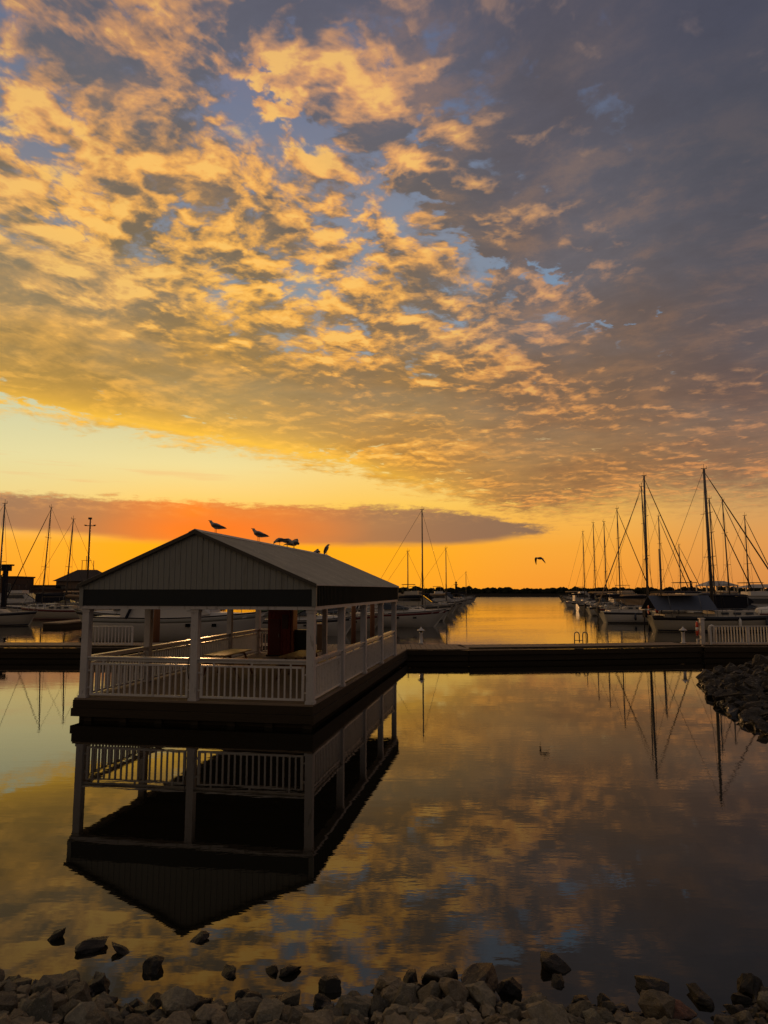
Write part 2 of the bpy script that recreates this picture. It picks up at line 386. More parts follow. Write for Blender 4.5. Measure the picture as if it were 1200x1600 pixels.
# ------------------------------------------------------------------ mesh helpers
class MB:
    """collects solids; build() links them as ONE mesh object"""
    def __init__(s): s.v = []; s.f = []; s.sm = []
    def add(s, vs, fs, smooth=False):
        o = len(s.v); s.v += [tuple(q) for q in vs]; s.f += [tuple(i+o for i in f) for f in fs]; s.sm += [smooth]*len(fs); return s
    def box(s, x0, x1, y0, y1, z0, z1, M=None):
        vs = [Vector((x, y, z)) for z in (z0, z1) for y in (y0, y1) for x in (x0, x1)]
        if M: vs = [M @ q for q in vs]
        return s.add(vs, [(0, 2, 3, 1), (4, 5, 7, 6), (0, 1, 5, 4), (2, 6, 7, 3), (0, 4, 6, 2), (1, 3, 7, 5)])
    def bar(s, a, b, w, h, up=(0, 0, 1)):
        a, b = Vector(a), Vector(b); d = (b-a).normalized(); u = Vector(up)
        r = d.cross(u)
        if r.length < 1e-4: r = d.cross(Vector((1, 0, 0)))
        r.normalize(); u = r.cross(d).normalized()
        vs = [p + r*(i*w/2) + u*(j*h/2) for p in (a, b) for j in (-1, 1) for i in (-1, 1)]
        return s.add(vs, [(0, 1, 3, 2), (4, 6, 7, 5), (0, 4, 5, 1), (2, 3, 7, 6), (0, 2, 6, 4), (1, 5, 7, 3)])
    def tube(s, pts, r, n=8, r1=None, caps=True, smooth=True):
        pts = [Vector(p) for p in pts]; k = len(pts); rings = []
        ref = None
        for i, p in enumerate(pts):
            d = (pts[min(i+1, k-1)] - pts[max(i-1, 0)]).normalized()
            if ref is None:
                ref = d.cross(Vector((0, 0, 1)))
                if ref.length < 1e-3: ref = d.cross(Vector((0, 1, 0)))
            ref = (ref - d*ref.dot(d)).normalized(); w = d.cross(ref)
            rr = r if r1 is None else r + (r1-r)*i/(k-1)
            if isinstance(r, (list, tuple)): rr = r[i]
            rings.append([p + (ref*cos(2*pi*j/n) + w*sin(2*pi*j/n))*rr for j in range(n)])
        return s.loft(rings, caps, smooth)
    def loft(s, rings, caps=True, smooth=True, close=True):
        n = len(rings[0]); vs = [q for rg in rings for q in rg]; fs = []
        for i in range(len(rings)-1):
            for j in range(n if close else n-1):
                a = i*n+j; b = i*n+(j+1) % n
                fs.append((a, b, b+n, a+n))
        s.add(vs, fs, smooth)
        if caps and close:
            o = len(s.v) - len(vs)
            s.f.append(tuple(o+j for j in reversed(range(n)))); s.f.append(tuple(o+(len(rings)-1)*n+j for j in range(n))); s.sm += [False]*2
        return s
    def lathe(s, prof, cx=0, cy=0, n=14, smooth=True):
        rings = [[Vector((cx+r*cos(2*pi*j/n), cy+r*sin(2*pi*j/n), z)) for j in range(n)] for r, z in prof]
        return s.loft(rings, True, smooth)
    def prism(s, poly, off):
        """poly: list of 3D points (planar), extruded by vector off"""
        n = len(poly); off = Vector(off); p = [Vector(q) for q in poly]
        return s.add(p + [q+off for q in p], [tuple(range(n-1, -1, -1)), tuple(range(n, 2*n))] + [(i, (i+1) % n, (i+1) % n+n, i+n) for i in range(n)])
    def build(s, name, m, parent=None, kind=None, loc=None):
        me = bpy.data.meshes.new(name); me.from_pydata(s.v, [], s.f)
        me.polygons.foreach_set('use_smooth', s.sm)
        me.materials.append(m)
        bm = bmesh.new(); bm.from_mesh(me); bmesh.ops.recalc_face_normals(bm, faces=bm.faces); bm.to_mesh(me); bm.free()
        me.update()
        o = bpy.data.objects.new(name, me); C.objects.link(o)
        if parent: o.parent = parent
        if kind: o['kind'] = kind
        if loc: o.location = loc
        return o
def tag(o, label=None, cat=None, group=None, kind=None):
    if label: o['label'] = label
    if cat: o['category'] = cat
    if group: o['group'] = group
    if kind: o['kind'] = kind
    return o
def thing(name, label, cat, loc=(0, 0, 0), rz=0.0, group=None):
    o = bpy.data.objects.new(name, None); C.objects.link(o); o.empty_display_size = .3
    o.location = loc; o.rotation_euler = (0, 0, rz)
    return tag(o, label, cat, group)
KIDS = {}
def kids(o):
    return [c for c in C.objects if c.parent == o]
def copy_tree(o, parent=None):
    c = o.copy(); C.objects.link(c)
    if parent: c.parent = parent
    for ch in kids(o): copy_tree(ch, c)
    return c
def spot(px, py, z=0.0):
    """where a sight line meets the level z: used to measure positions out of the photograph"""
    p = R(6.43); X = (px-600)/1079.17; U = (800-py)/1079.17
    d = Vector((X, cos(p)-U*sin(p), sin(p)+U*cos(p))); t = (z-CAM_H)/d.z
    return Vector((d.x*t, d.y*t, z))
def reach(px, py, Y):
    p = R(6.43); X = (px-600)/1079.17; U = (800-py)/1079.17
    d = Vector((X, cos(p)-U*sin(p), sin(p)+U*cos(p))); t = Y/d.y
    return Vector((d.x*t, Y, CAM_H + d.z*t))

# ------------------------------------------------------------------ ground and water
def shore_y(x):
    """how far the near bank reaches into the water at x"""
    return 6.05 - .035*x + .16*sin(x*1.7+.6) + .10*sin(x*4.1) - (.0 if x > 1.2 else 0) + (.16 if x > 2.6 else 0)
BANK = [(60, 1), (16, 6.5), (11.4, 10.5), (9.6, 14.6), (9.25, 17.0), (10.2, 21.0), (11.9, 25.8), (13.6, 27.6), (19.0, 28.6), (60, 30)]
def bank_d(x, y):
    """signed distance (positive inside) to the right-hand bank outline"""
    best = 1e9; inside = False; n = len(BANK)
    for i in range(n-1):
        x0, y0 = BANK[i]; x1, y1 = BANK[i+1]
        dx, dy = x1-x0, y1-y0; t = max(0, min(1, ((x-x0)*dx+(y-y0)*dy)/(dx*dx+dy*dy)))
        best = min(best, hypot(x-x0-t*dx, y-y0-t*dy))
    for i in range(n):
        x0, y0 = BANK[i]; x1, y1 = BANK[(i+1) % n]
        if (y0 > y) != (y1 > y) and x < (x1-x0)*(y-y0)/(y1-y0)+x0: inside = not inside
    return best if inside else -best
def ground_z(x, y):
    a = (shore_y(max(-12, min(12, x))) - y) * .30
    if a > 0: a = min(a, 1.72)
    b = bank_d(x, y) * .32
    if b > 0: b = min(b, .62)
    r = max(a, b, -1.5)
    return r
def ground():
    xs = [-900, -400, -160, -80, -45, -28, -18] + [-12 + .5*i for i in range(100)] + [40, 48, 60, 90, 160, 400, 900]
    ys = [-400, -100, -30, -8, -3, 0, 1, 2, 3, 4] + [4.5+.25*i for i in range(14)] + [8.5+.75*i for i in range(42)] + [44, 55, 90, 140, 200, 300, 330, 342, 352, 420, 700, 1500, 4000]
    vs = []; fs = []
    for y in ys:
        for x in xs:
            z = ground_z(x, y) + noise.noise(Vector((x*.9, y*.9, 0)))*.04
            if y > 345: z = 1.2
            if y > 130 and x < -42 - .02*y: z = 1.1
            if y > 130 and x > 78 + .1*y: z = 1.1
            vs.append((x, y, z))
    n = len(xs)
    for j in range(len(ys)-1):
        for i in range(n-1): a = j*n+i; fs.append((a, a+1, a+n+1, a+n))
    m = MB(); m.add(vs, fs, True); m.build('ground', M_GRASS, kind='structure')
    w = MB(); w.add([(-1500, 3.0, 0), (1500, 3.0, 0), (1500, 900, 0), (-1500, 900, 0)], [(0, 1, 2, 3)]); w.build('water', M_WATER, kind='structure')
ground()

# ------------------------------------------------------------------ pavilion on the floating deck
GW, GL, GD = 6.138, 12.865, .579
def pavilion():
    t = thing('pavilion', 'open sided white pavilion with grey gable roof standing on the floating deck', 'pavilion', (-1.814, 17.448, 0), R(-10.038))
    # deck and its stepped timber skirt
    d = MB()
    n = 0; y = -.11
    while y < GL + 3.3:
        d.box(-GW-.21, .085, y, y+.138, GD-.045, GD + .0015*(n % 3)); y += .145; n += 1
    d.build('deck', M_DECK, t)
    for z0, z1, o, nm in ((.33, .532, .0, 0), (.12, .322, .03, 1), (-.35, .112, -.12, 2)):
        k = MB()
        L1 = GL + 3.2
        k.box(-GW-.23-o, .10+o, -.125-o, -.0-o, z0, z1)
        k.box(.0+o, .10+o-.002, .002-o, L1, z0, z1)
        k.box(-GW-.228-o, -GW-.12-o, .002-o, L1, z0, z1)
        k.build('fascia_board', M_TIMBER, t)
    for i in range(7):
        m = MB(); m.box(-GW + .1 + i*.98, -GW + .3 + i*.98, -.10, .0, -.3, .115); m.build('float_block', M_TIMBER, t)
    # posts
    ps = [(0, GL*i/4) for i in range(5)] + [(-GW, GL*i/4) for i in range(5)] + [(-GW/2, 0), (-GW/2, GL)]
    for x, y in ps:
        m = MB(); h = .095
        m.box(x-h, x+h, y-h, y+h, GD, 2.879); m.box(x-h-.02, x+h+.02, y-h-.02, y+h+.02, GD+.002, GD+.07); m.box(x-h-.015, x+h+.015, y-h-.015, y+h+.015, 2.80, 2.876)
        m.build('post', M_POST, t)
    # railings: capped handrail, framed panel, balusters
    count = [0]; rest = MB()
    def rail(a, b, gap=.10):
        a, b = Vector(a), Vector(b); d = (b-a).normalized(); L = (b-a).length; h = .095
        p0, p1 = a + d*h, b - d*h
        m = MB(); m.bar(p0+Vector((0, 0, GD+1.05)), p1+Vector((0, 0, GD+1.05)), .15, .035)
        m.bar(p0+Vector((0, 0, GD+.992)), p1+Vector((0, 0, GD+.992)), .045, .08)
        m.build('handrail', M_WHITE, t)
        q0, q1 = p0 + d*gap, p1 - d*gap; Z = Vector((0, 0, 1))
        r = MB()
        r.bar(q0+Z*(GD+.875), q1+Z*(GD+.875), .06, .05); r.bar(q0+Z*(GD+.095), q1+Z*(GD+.095), .06, .05)
        for q in (q0, q1): r.bar(q+Z*(GD+.07), q+Z*(GD+.90), .062, .062)
        for z in (.26, .70):
            r.bar(p0+Z*(GD+z), q0+Z*(GD+z), .03, .04); r.bar(q1+Z*(GD+z), p1+Z*(GD+z), .03, .04)
        for u in (.12, .5, .88):
            w = q0.lerp(q1, u); r.bar(w+Z*(GD+.90), w+Z*(GD+.952), .04, .04)
        ro = r.build('railing', M_WHITE, t)
        n = int(round((q1-q0).length/.158))
        for i in range(1, n):
            w = q0.lerp(q1, i/n)
            if count[0] < 95:
                s_ = MB(); s_.bar(w+Z*(GD+.12), w+Z*(GD+.85), .052, .034, up=tuple(d)); s_.build('baluster', M_WHITE, ro); count[0] += 1
            else:
                rest.bar(w+Z*(GD+.12), w+Z*(GD+.85), .052, .034, up=tuple(d))
    rail((-GW, 0, 0), (-GW/2, 0, 0)); rail((-GW/2, 0, 0), (0, 0, 0))
    for i in range(4): rail((0, GL*i/4, 0), (0, GL*(i+1)/4, 0))
    for i in range(4): rail((-GW, GL*i/4, 0), (-GW, GL*(i+1)/4, 0))
    rail((-GW, GL, 0), (-GW+1.5, GL, 0))
    rest.build('baluster', M_WHITE, t, kind='stuff')
    # eaves beam
    ov = .14
    b = MB(); z0, z1 = 2.879, 2.965
    b.box(-GW-ov, ov, -ov, -ov+.24, z0, z1); b.box(-GW-ov, ov, GL+ov-.24, GL+ov, z0, z1)
    b.box(ov-.24, ov, -ov+.242, GL+ov-.242, z0, z1); b.box(-GW-ov, -GW-ov+.24, -ov+.242, GL+ov-.242, z0, z1)
    b.build('eaves_beam', M_POST, t)
    # dark sign band in front and back, ribbed dark fascia along the sides
    ze = 3.50
    for y0, y1 in ((-ov-.03, -ov+.02), (GL+ov-.02, GL+ov+.03)):
        b = MB(); b.box(-GW-ov+.085, ov-.085, y0+.015, y1-.015, 2.967, 3.385); b.build('dark_band', M_BAND, t)
    for x0, sgn in ((ov, 1), (-GW-ov, -1)):
        b = MB(); y = -ov+.02; i = 0
        while y < GL+ov-.08:
            b.box(min(x0, x0-sgn*.04), max(x0, x0-sgn*.04), y, y+.085, 2.967, ze); b.box(min(x0, x0+sgn*.022), max(x0, x0+sgn*.022), y+.0852, y+.149, 2.967, ze); y += .150
        b.build('ribbed_fascia', M_RIBBAND, t)
    for x, y in ((ov-.03, -ov), (-GW-ov+.03, -ov), (ov-.03, GL+ov), (-GW-ov+.03, GL+ov)):
        b = MB(); b.box(x-.055, x+.055, y-.035, y+.035, 2.962, 3.505); b.build('corner_trim', M_TRIM, t)
    # gable siding with ribs
    za, ox = 4.924, ov
    slope = (za-.06-ze)/(GW/2+ox)
    def roofz(x): return za-.06 - abs(x+GW/2)*slope
    for y0, sgn in ((-ov, -1), (GL+ov, 1)):
        b = MB(); x = -GW-ov+.03
        b.prism([(-GW-ov+.03, y0, 3.387), (ov-.03, y0, 3.387), (ov-.03, y0, roofz(ov-.03)-.02), (-GW/2, y0, za-.09), (-GW-ov+.03, y0, roofz(ov-.03)-.02)], (0, -sgn*.05, 0))
        while x < ov-.06:
            zt = min(roofz(x), roofz(x+.03))-.03
            if zt > 3.40: b.box(x, x+.03, min(y0, y0+sgn*.016), max(y0, y0+sgn*.016), 3.39, zt)
            x += .152
        b.build('gable_siding', M_SIDING, t)
    # roof: two ribbed metal sheets, ridge cap, rake trim
    ro = MB(); xo = GW/2+ov+.05; ye = ov+.10
    zr = za-.02; sl_ = (zr-(ze+.012))/xo
    for sg in (-1, 1):
        a = [(-GW/2, -ye, zr), (-GW/2+sg*xo, -ye, zr-sl_*xo), (-GW/2+sg*xo, -ye, zr-sl_*xo-.03), (-GW/2, -ye, zr-.03)]
        ro.prism(a, (0, GL+2*ye, 0))
        y = -ye+.02; k = 0
        while y < GL+ye-.03:
            ro.bar((-GW/2+sg*.09, y, zr-sl_*.09+.006), (-GW/2+sg*(xo-.005), y, zr-sl_*(xo-.005)+.006), .028, .030); y += .229
    R_ = ro.build('roof', M_ROOF, t)
    rc = MB()
    for sg in (-1, 1):
        rc.prism([(-GW/2, -ye-.01, zr+.042), (-GW/2+sg*.17, -ye-.01, zr-sl_*.17+.032), (-GW/2+sg*.17, -ye-.01, zr-sl_*.17+.022), (-GW/2, -ye-.01, zr+.022)], (0, GL+2*ye+.02, 0))
    rc.build('ridge_cap', M_ROOF, R_)
    for y in (-ye-.012, GL+ye-.013):
        rk = MB()
        for sg in (-1, 1):
            rk.prism([(-GW/2, y, zr+.012), (-GW/2+sg*xo, y, zr-sl_*xo+.012), (-GW/2+sg*xo, y, zr-sl_*xo-.085), (-GW/2, y, zr-.085)], (0, .025, 0))
        rk.build('rake_trim', M_RAKE, R_)
    # trusses and ceiling
    ce = MB()
    for i in range(9):
        y = .2 + i*(GL-.4)/8
        ce.bar((-GW, y, 2.93), (0, y, 2.93), .06, .12)
        for sg in (-1, 1): ce.bar((-GW/2, y, za-.2), (-GW/2+sg*(GW/2), y, 3.36), .06, .12)
        ce.bar((-GW/2, y, 2.99), (-GW/2, y, za-.2), .05, .09)
    ce.build('truss', M_UNDER, t)
    c2 = MB(); c2.box(-GW-.05, .05, .12, GL-.12, 2.982, 3.0); c2.build('ceiling', M_UNDER, t)
    ca = MB(); ca.tube([(-GW/2-.105, -.1, GD+1.1), (-GW/2-.14, -.12, GD+.8), (-GW/2-.10, -.13, GD+.55)], .012, 6); ca.build('power_cable', M_STRIPE, t)
    return t
PAV = pavilion()
def pavloc(x, y, z):
    a = R(-10.038); return Vector((-1.814 + x*cos(a) - y*sin(a), 17.448 + x*sin(a) + y*cos(a), z))

def picnic_table(label, loc, rz):
    t = thing('picnic_table', label, 'table', loc, rz, 'picnic tables inside the pavilion')
    m = MB()
    for i in range(5): m.box(-1.15, 1.15, -.375+i*.152, -.375+i*.152+.142, .72, .76)
    m.build('table_top', M_TABLE, t)
    for s_ in (-1, 1):
        m = MB()
        for i in range(2): m.box(-1.15, 1.15, s_*.66-.145+i*.15, s_*.66-.145+i*.15+.14, .43, .465)
        m.build('bench', M_TABLE, t)
        m = MB(); x = s_*.62
        m.bar((x, -.30, .715), (x, -.62, .0), .04, .09, (1, 0, 0)); m.bar((x, .30, .715), (x, .62, .0), .04, .09, (1, 0, 0))
        m.bar((x-s_*.045, -.8, .40), (x-s_*.045, .8, .40), .04, .09); m.bar((x-s_*.045, -.34, .69), (x-s_*.045, .34, .69), .04, .06)
        m.build('leg_frame', M_BROWN, t)
    return t
T0 = picnic_table('wooden picnic table at the left side of the pavilion deck', tuple(pavloc(-4.25, 5.0, GD+.004)), R(-10+90))
for lab, x, y, r in (('wooden picnic table in the right half of the pavilion, in front of the red cabinet', -1.75, 5.0, 80),):
    o = copy_tree(T0); o['label'] = lab; o.location = pavloc(x, y, GD+.004); o.rotation_euler = (0, 0, R(r))

def red_cabinet():
    p = pavloc(-4.75, 12.0, GD+.004)
    t = thing('cabinet', 'tall red brown wooden cabinet near the back of the pavilion', 'cabinet', tuple(p), R(-10))
    m = MB(); m.box(-.50, .50, -.35, .35, .06, 2.2)
    for i in range(6): m.box(-.49+i*.165, -.485+i*.165+.15, -.368, -.352, .1, 2.18)
    m.build('body', M_RED, t)
    m = MB(); m.box(-.40, .05, -.40, -.37, .12, 1.55); d = m.build('door', mat('door_red', (84, 30, 20), .55, .4), t)
    m = MB(); m.box(.0, .03, -.425, -.402, .8, .95); m.build('handle', M_METAL, d)
    m = MB(); m.box(.14, .40, -.40, -.37, 1.15, 1.75); m.build('notice_panel', mat('notice_dark', (60, 26, 20), .5, .5), t)
    m = MB(); m.box(.505, .60, -.3, .3, .06, 2.2); m.build('side_trim', mat('orange_timber', (150, 84, 44), .5, .4), t)
    m = MB(); m.box(-.55, .55, -.4, .4, 0, .058); m.build('plinth', M_TIMBER, t)
red_cabinet()
def bin_():
    p = pavloc(-3.9, 12.2, GD+.004)
    t = thing('litter_bin', 'dark green litter bin to the right of the red cabinet', 'bin', tuple(p), R(-10))
    m = MB(); m.loft([[Vector((x*w, y*w, z)) for x, y in ((-1, -1), (1, -1), (1, 1), (-1, 1))] for w, z in ((.27, 0), (.32, .95), (.335, .96), (.335, 1.0))], smooth=False); m.build('body', M_BIN, t)
    m = MB(); m.loft([[Vector((x*w, y*w, z)) for x, y in ((-1, -1), (1, -1), (1, 1), (-1, 1))] for w, z in ((.345, 1.003), (.345, 1.05), (.24, 1.10))], smooth=False); m.build('lid', M_BIN, t)
bin_()

# ------------------------------------------------------------------ docks
DZ = .575
def dock(name, label, pts, w, rail_boards=True, plank=.16, z=DZ, m_=None, deep=.42, cat='dock'):
    """pts: front edge polyline (camera side); the walkway lies w metres behind it"""
    t = thing(name, label, cat, (pts[0][0], pts[0][1], 0)); ox, oy = pts[0]
    P = [Vector((a-ox, b-oy, 0)) for a, b in pts]
    top = MB(); fr = MB(); lo = MB(); ed = MB()
    for i in range(len(P)-1):
        a, b = P[i], P[i+1]; d = (b-a).normalized(); L = (b-a).length; nrm = Vector((-d.y, d.x, 0))
        k = int(L/plank)
        for j in range(k):
            p = a + d*(plank*(j+.5)*L/(k*plank))
            top.bar(p + nrm*.02 + Vector((0, 0, z-.02+.003*((j*7) % 3))), p + nrm*(w-.02) + Vector((0, 0, z-.02+.003*((j*7) % 3))), plank*.93, .04)
        for o in (0.0, w):
            fr.bar(a+nrm*o+Vector((0, 0, z-.16)), b+nrm*o+Vector((0, 0, z-.16)), .10, .22)
            lo.bar(a+nrm*(o+(.07 if o == 0 else -.07))+Vector((0, 0, z-deep)), b+nrm*(o+(.07 if o == 0 else -.07))+Vector((0, 0, z-deep)), .10, .26)
        lo.bar(a+nrm*(w/2)+Vector((0, 0, .0)), b+nrm*(w/2)+Vector((0, 0, .0)), w-.5, .5)
        if rail_boards: ed.bar(a+nrm*.08+Vector((0, 0, z+.045)), b+nrm*.08+Vector((0, 0, z+.045)), .12, .06)
    top.build('walkway', m_ or M_DECK, t); fr.build('edge_beam', M_TIMBER, t); lo.build('float', M_TIMBER, t)
    if rail_boards: ed.build('kerb_rail', M_TIMBER, t)
    return t
dock('dock', 'long low timber dock running left from the pavilion across the water', [(-34, 34.9), (-9.6, 34.4), (-4.3, 34.0)], 3.0)
dock('dock', 'timber dock stretch with bare cross planks just right of the pavilion', [(-4.25, 33.3), (4.0, 33.3)], 3.0, False, .24)
dock('dock', 'long low timber dock from the pavilion to the lifebuoy post on the right', [(4.05, 33.3), (9.5, 34.0), (15.9, 35.1)], 2.7)
dock('dock', 'timber dock under the white fence beside the rocky bank', [(15.95, 34.9), (34, 35.3)], 2.8)

def pedestal(label, p):
    t = thing('dock_light', label, 'light', tuple(p), group='small white dock light posts')
    m = MB(); m.lathe([(.13, 0), (.13, .05), (.085, .09), (.075, .52), (.11, .58)], n=12); m.build('post', M_WHITE, t)
    m = MB(); m.lathe([(.085, .582), (.085, .68)], n=12); m.build('lamp', M_GLASS, t)
    m = MB(); m.lathe([(.20, .682), (.19, .70), (.05, .80), (.03, .86), (.005, .88)], n=12); m.build('cap', M_WHITE, t)
    return t
pedestal('small white capped dock light beside the pavilion', spot(658, 1006, DZ)); pedestal('small white capped dock light left of the lifebuoy post', spot(1068, 1005.5, DZ+.01))
for lab, px in (('short black mooring bollard at the left end of the dock', 7), ('short black mooring bollard close to the pavilion corner', 126)):
    t = thing('bollard', lab, 'bollard', tuple(spot(px, 1003.5, DZ)), group='black dock bollards')
    m = MB(); m.lathe([(.09, 0), (.07, .03), (.065, .2), (.10, .22), (.10, .25), (.04, .27)], n=10); m.build('body', M_STRIPE, t)
def ladder(label, px, py, m_=M_METAL, w=.42, h=.58):
    t = thing('dock_ladder', label, 'ladder', tuple(spot(px, py, DZ)))
    for s_ in (0, 1):
        x = s_*w*1.05
        m = MB(); pts = [(x, -.1, -.7), (x, -.1, h-.15)] + [(x+.13-.13*cos(a), -.1, h-.15+.13*sin(a)) for a in (R(30), R(60), R(90), R(120), R(150))] + [(x+.26, -.1, h-.15), (x+.26, -.1, 0)]
        m.tube(pts, .028, 8); m.build('rail', m_, t)
    for i in range(4):
        m = MB(); m.tube([(.0, -.1, .12-.22*i), (w*1.05, -.1, .12-.22*i)], .02, 6); m.build('rung', m_, t)
ladder('pair of curved ladder hoops standing up from the middle dock', 897, 1004)

def ring(m, r, r2, n=28, k=10, a0=0, a1=360, y=0, off=0):
    st = int(n*(a1-a0)/360); rings = []
    for i in range(st+1):
        a = R(a0 + (a1-a0)*i/st); c = Vector((cos(a)*r, y, sin(a)*r)); u = Vector((cos(a), 0, sin(a)))
        rings.append([c + u*(r2*cos(2*pi*j/k)) + Vector((0, 1, 0))*(r2*.7*sin(2*pi*j/k)) for j in range(k)])
    m.loft(rings)
def buoy(label, loc, rz, r=.32, r2=.075):
    t = thing('lifebuoy', label, 'lifebuoy', loc, rz, 'orange lifebuoys')
    m = MB()
    for i in range(4): ring(m, r, r2, a0=i*90+14, a1=i*90+76)
    m.build('ring', M_ORANGE, t)
    m = MB()
    for i in range(4): ring(m, r, r2*1.04, a0=i*90-14, a1=i*90+14)
    m.build('band', M_BUOYW, t)
def buoy_post():
    p = spot(1098, 1006, DZ)
    t = thing('lifebuoy_post', 'pale square post carrying the lifebuoy at the end of the white fence', 'post', tuple(p))
    m = MB(); m.box(-.10, .10, -.10, .10, 0, 1.28); m.build('post', M_WHITE, t)
    m = MB(); m.box(-.14, .14, -.14, .14, 1.282, 1.33); m.build('cap', M_WHITE, t)
    m = MB(); m.box(-.30, -.102, -.05, .05, .20, .26); m.box(-.30, -.24, -.05, .05, .0, .198); m.build('bracket', M_WHITE, t)
    buoy('orange and white lifebuoy hung on the post by the white fence', (p.x-.26, p.y-.02, p.z+.78), R(62))
    t = thing('hand_hoop', 'white tube hoop between the lifebuoy post and the white fence', 'hoop', tuple(p + Vector((.28, -.15, 0))))
    m = MB(); m.tube([(0, 0, 0), (0, 0, .82), (.05, 0, .93), (.15, 0, .97), (.25, 0, .93), (.30, 0, .82), (.30, 0, 0)], .04, 8); m.build('tube', M_BUOYW, t)
    for z in (.3, .6): m = MB(); m.tube([(0, 0, z), (.3, 0, z)], .025, 6); m.build('rung', M_METAL, t)
buoy_post()

def fence(label, a, b, h=.92, sp=.16, name='fence', group=None, gap=1.9):
    a, b = Vector(a), Vector(b); d = b-a; L = d.length; rz = atan2(d.y, d.x)
    t = thing(name, label, 'fence', tuple(a), rz, group)
    m = MB(); m.bar((0, 0, h), (L, 0, h), .09, .045); m.build('top_rail', M_WHITE, t)
    m = MB(); m.bar((0, 0, .08), (L, 0, .08), .05, .05); m.build('bottom_rail', M_WHITE, t)
    n = int(L/gap)
    for i in range(n+1): m = MB(); m.bar((L*i/n, 0, .0), (L*i/n, 0, h-.024), .085, .085); m.build('post', M_WHITE, t)
    k = int(L/sp); c = 0
    for i in range(1, k):
        m = MB(); m.bar((L*i/k, 0, .107), (L*i/k, 0, h-.024), .075, .03, (1, 0, 0)); m.build('baluster', M_WHITE, t); c += 1
    return t
p = spot(1111, 1007, DZ)
fence('white baluster fence on the dock above the rocky bank', p, (p.x+13.5, p.y+.15, DZ), h=.93, sp=.155)
fence('short white fence on the dock seen through the left bay of the pavilion', (-15.2, 35.6, DZ), (-12.8, 35.6, DZ), h=.95)

# ------------------------------------------------------------------ boats
def hull_rings(L, B, F, flare=.0, bow=.16, stern=.78, rake=.9, trake=.25, n=13, sheer=.28):
    rg = []
    for i in range(n):
        u = i/(n-1); uu = 1-(1-u)**1.0
        w = B/2 * min(1.0, stern + (1-stern)*min(1, u/.42)) * (1.0 if u < .5 else max(.012, (1-((u-.5)/.5)**2.4)))
        zs = F*(1 + sheer*max(0, (u-.35)/.65)**1.7 + .06*(1-u)**2)
        xb = -L/2 + L*u
        def X(z): # overhangs
            f = max(0, min(1, z/zs))
            return xb - (1-f)*rake*max(0, (u-.55)/.45)**1.5 + (1-f)*trake*max(0, (.12-u)/.12)
        k = 1+flare
        pts = [(w, zs), (w*.985, zs*.72), (w*(.95-flare*.25), zs*.36), (w*(.80-flare*.3), .02), (w*.42, -.22), (0, -.34),
               (-w*.42, -.22), (-w*(.80-flare*.3), .02), (-w*(.95-flare*.25), zs*.36), (-w*.985, zs*.72), (-w, zs), (0, zs+.04*w)]
        rg.append([Vector((X(z), y, z)) for y, z in pts])
    return rg
def stripe_mesh(rg, i0, i1, f0, f1, off=.012):
    """a band on both flanks between two ring rows"""
    m = MB()
    for (a, b, s) in ((i0, i1, 1), (len(rg[0])-2-i0, len(rg[0])-2-i1, -1)):
        top = []; bot = []
        for r in rg:
            p, q = r[a], r[b]; o = Vector((0, s*off, 0))
            top.append(p.lerp(q, f0)+o); bot.append(p.lerp(q, f1)+o)
        n = len(top)
        vs = top+bot + [v-Vector((0, s*off*.9, 0)) for v in top+bot]
        fs = [(j, j+1, n+j+1, n+j) for j in range(n-1)] + [(2*n+j, 3*n+j, 3*n+j+1, 2*n+j+1) for j in range(n-1)]
        fs += [(j, 2*n+j, 2*n+j+1, j+1) for j in range(n-1)] + [(n+j, n+j+1, 3*n+j+1, 3*n+j) for j in range(n-1)]
        m.add(vs, fs, True)
    return m
def rails(m, pts, posts, r=.022):
    m.tube(pts, r, 6)
    for a, b in posts: m.tube([a, b], r*.9, 5)

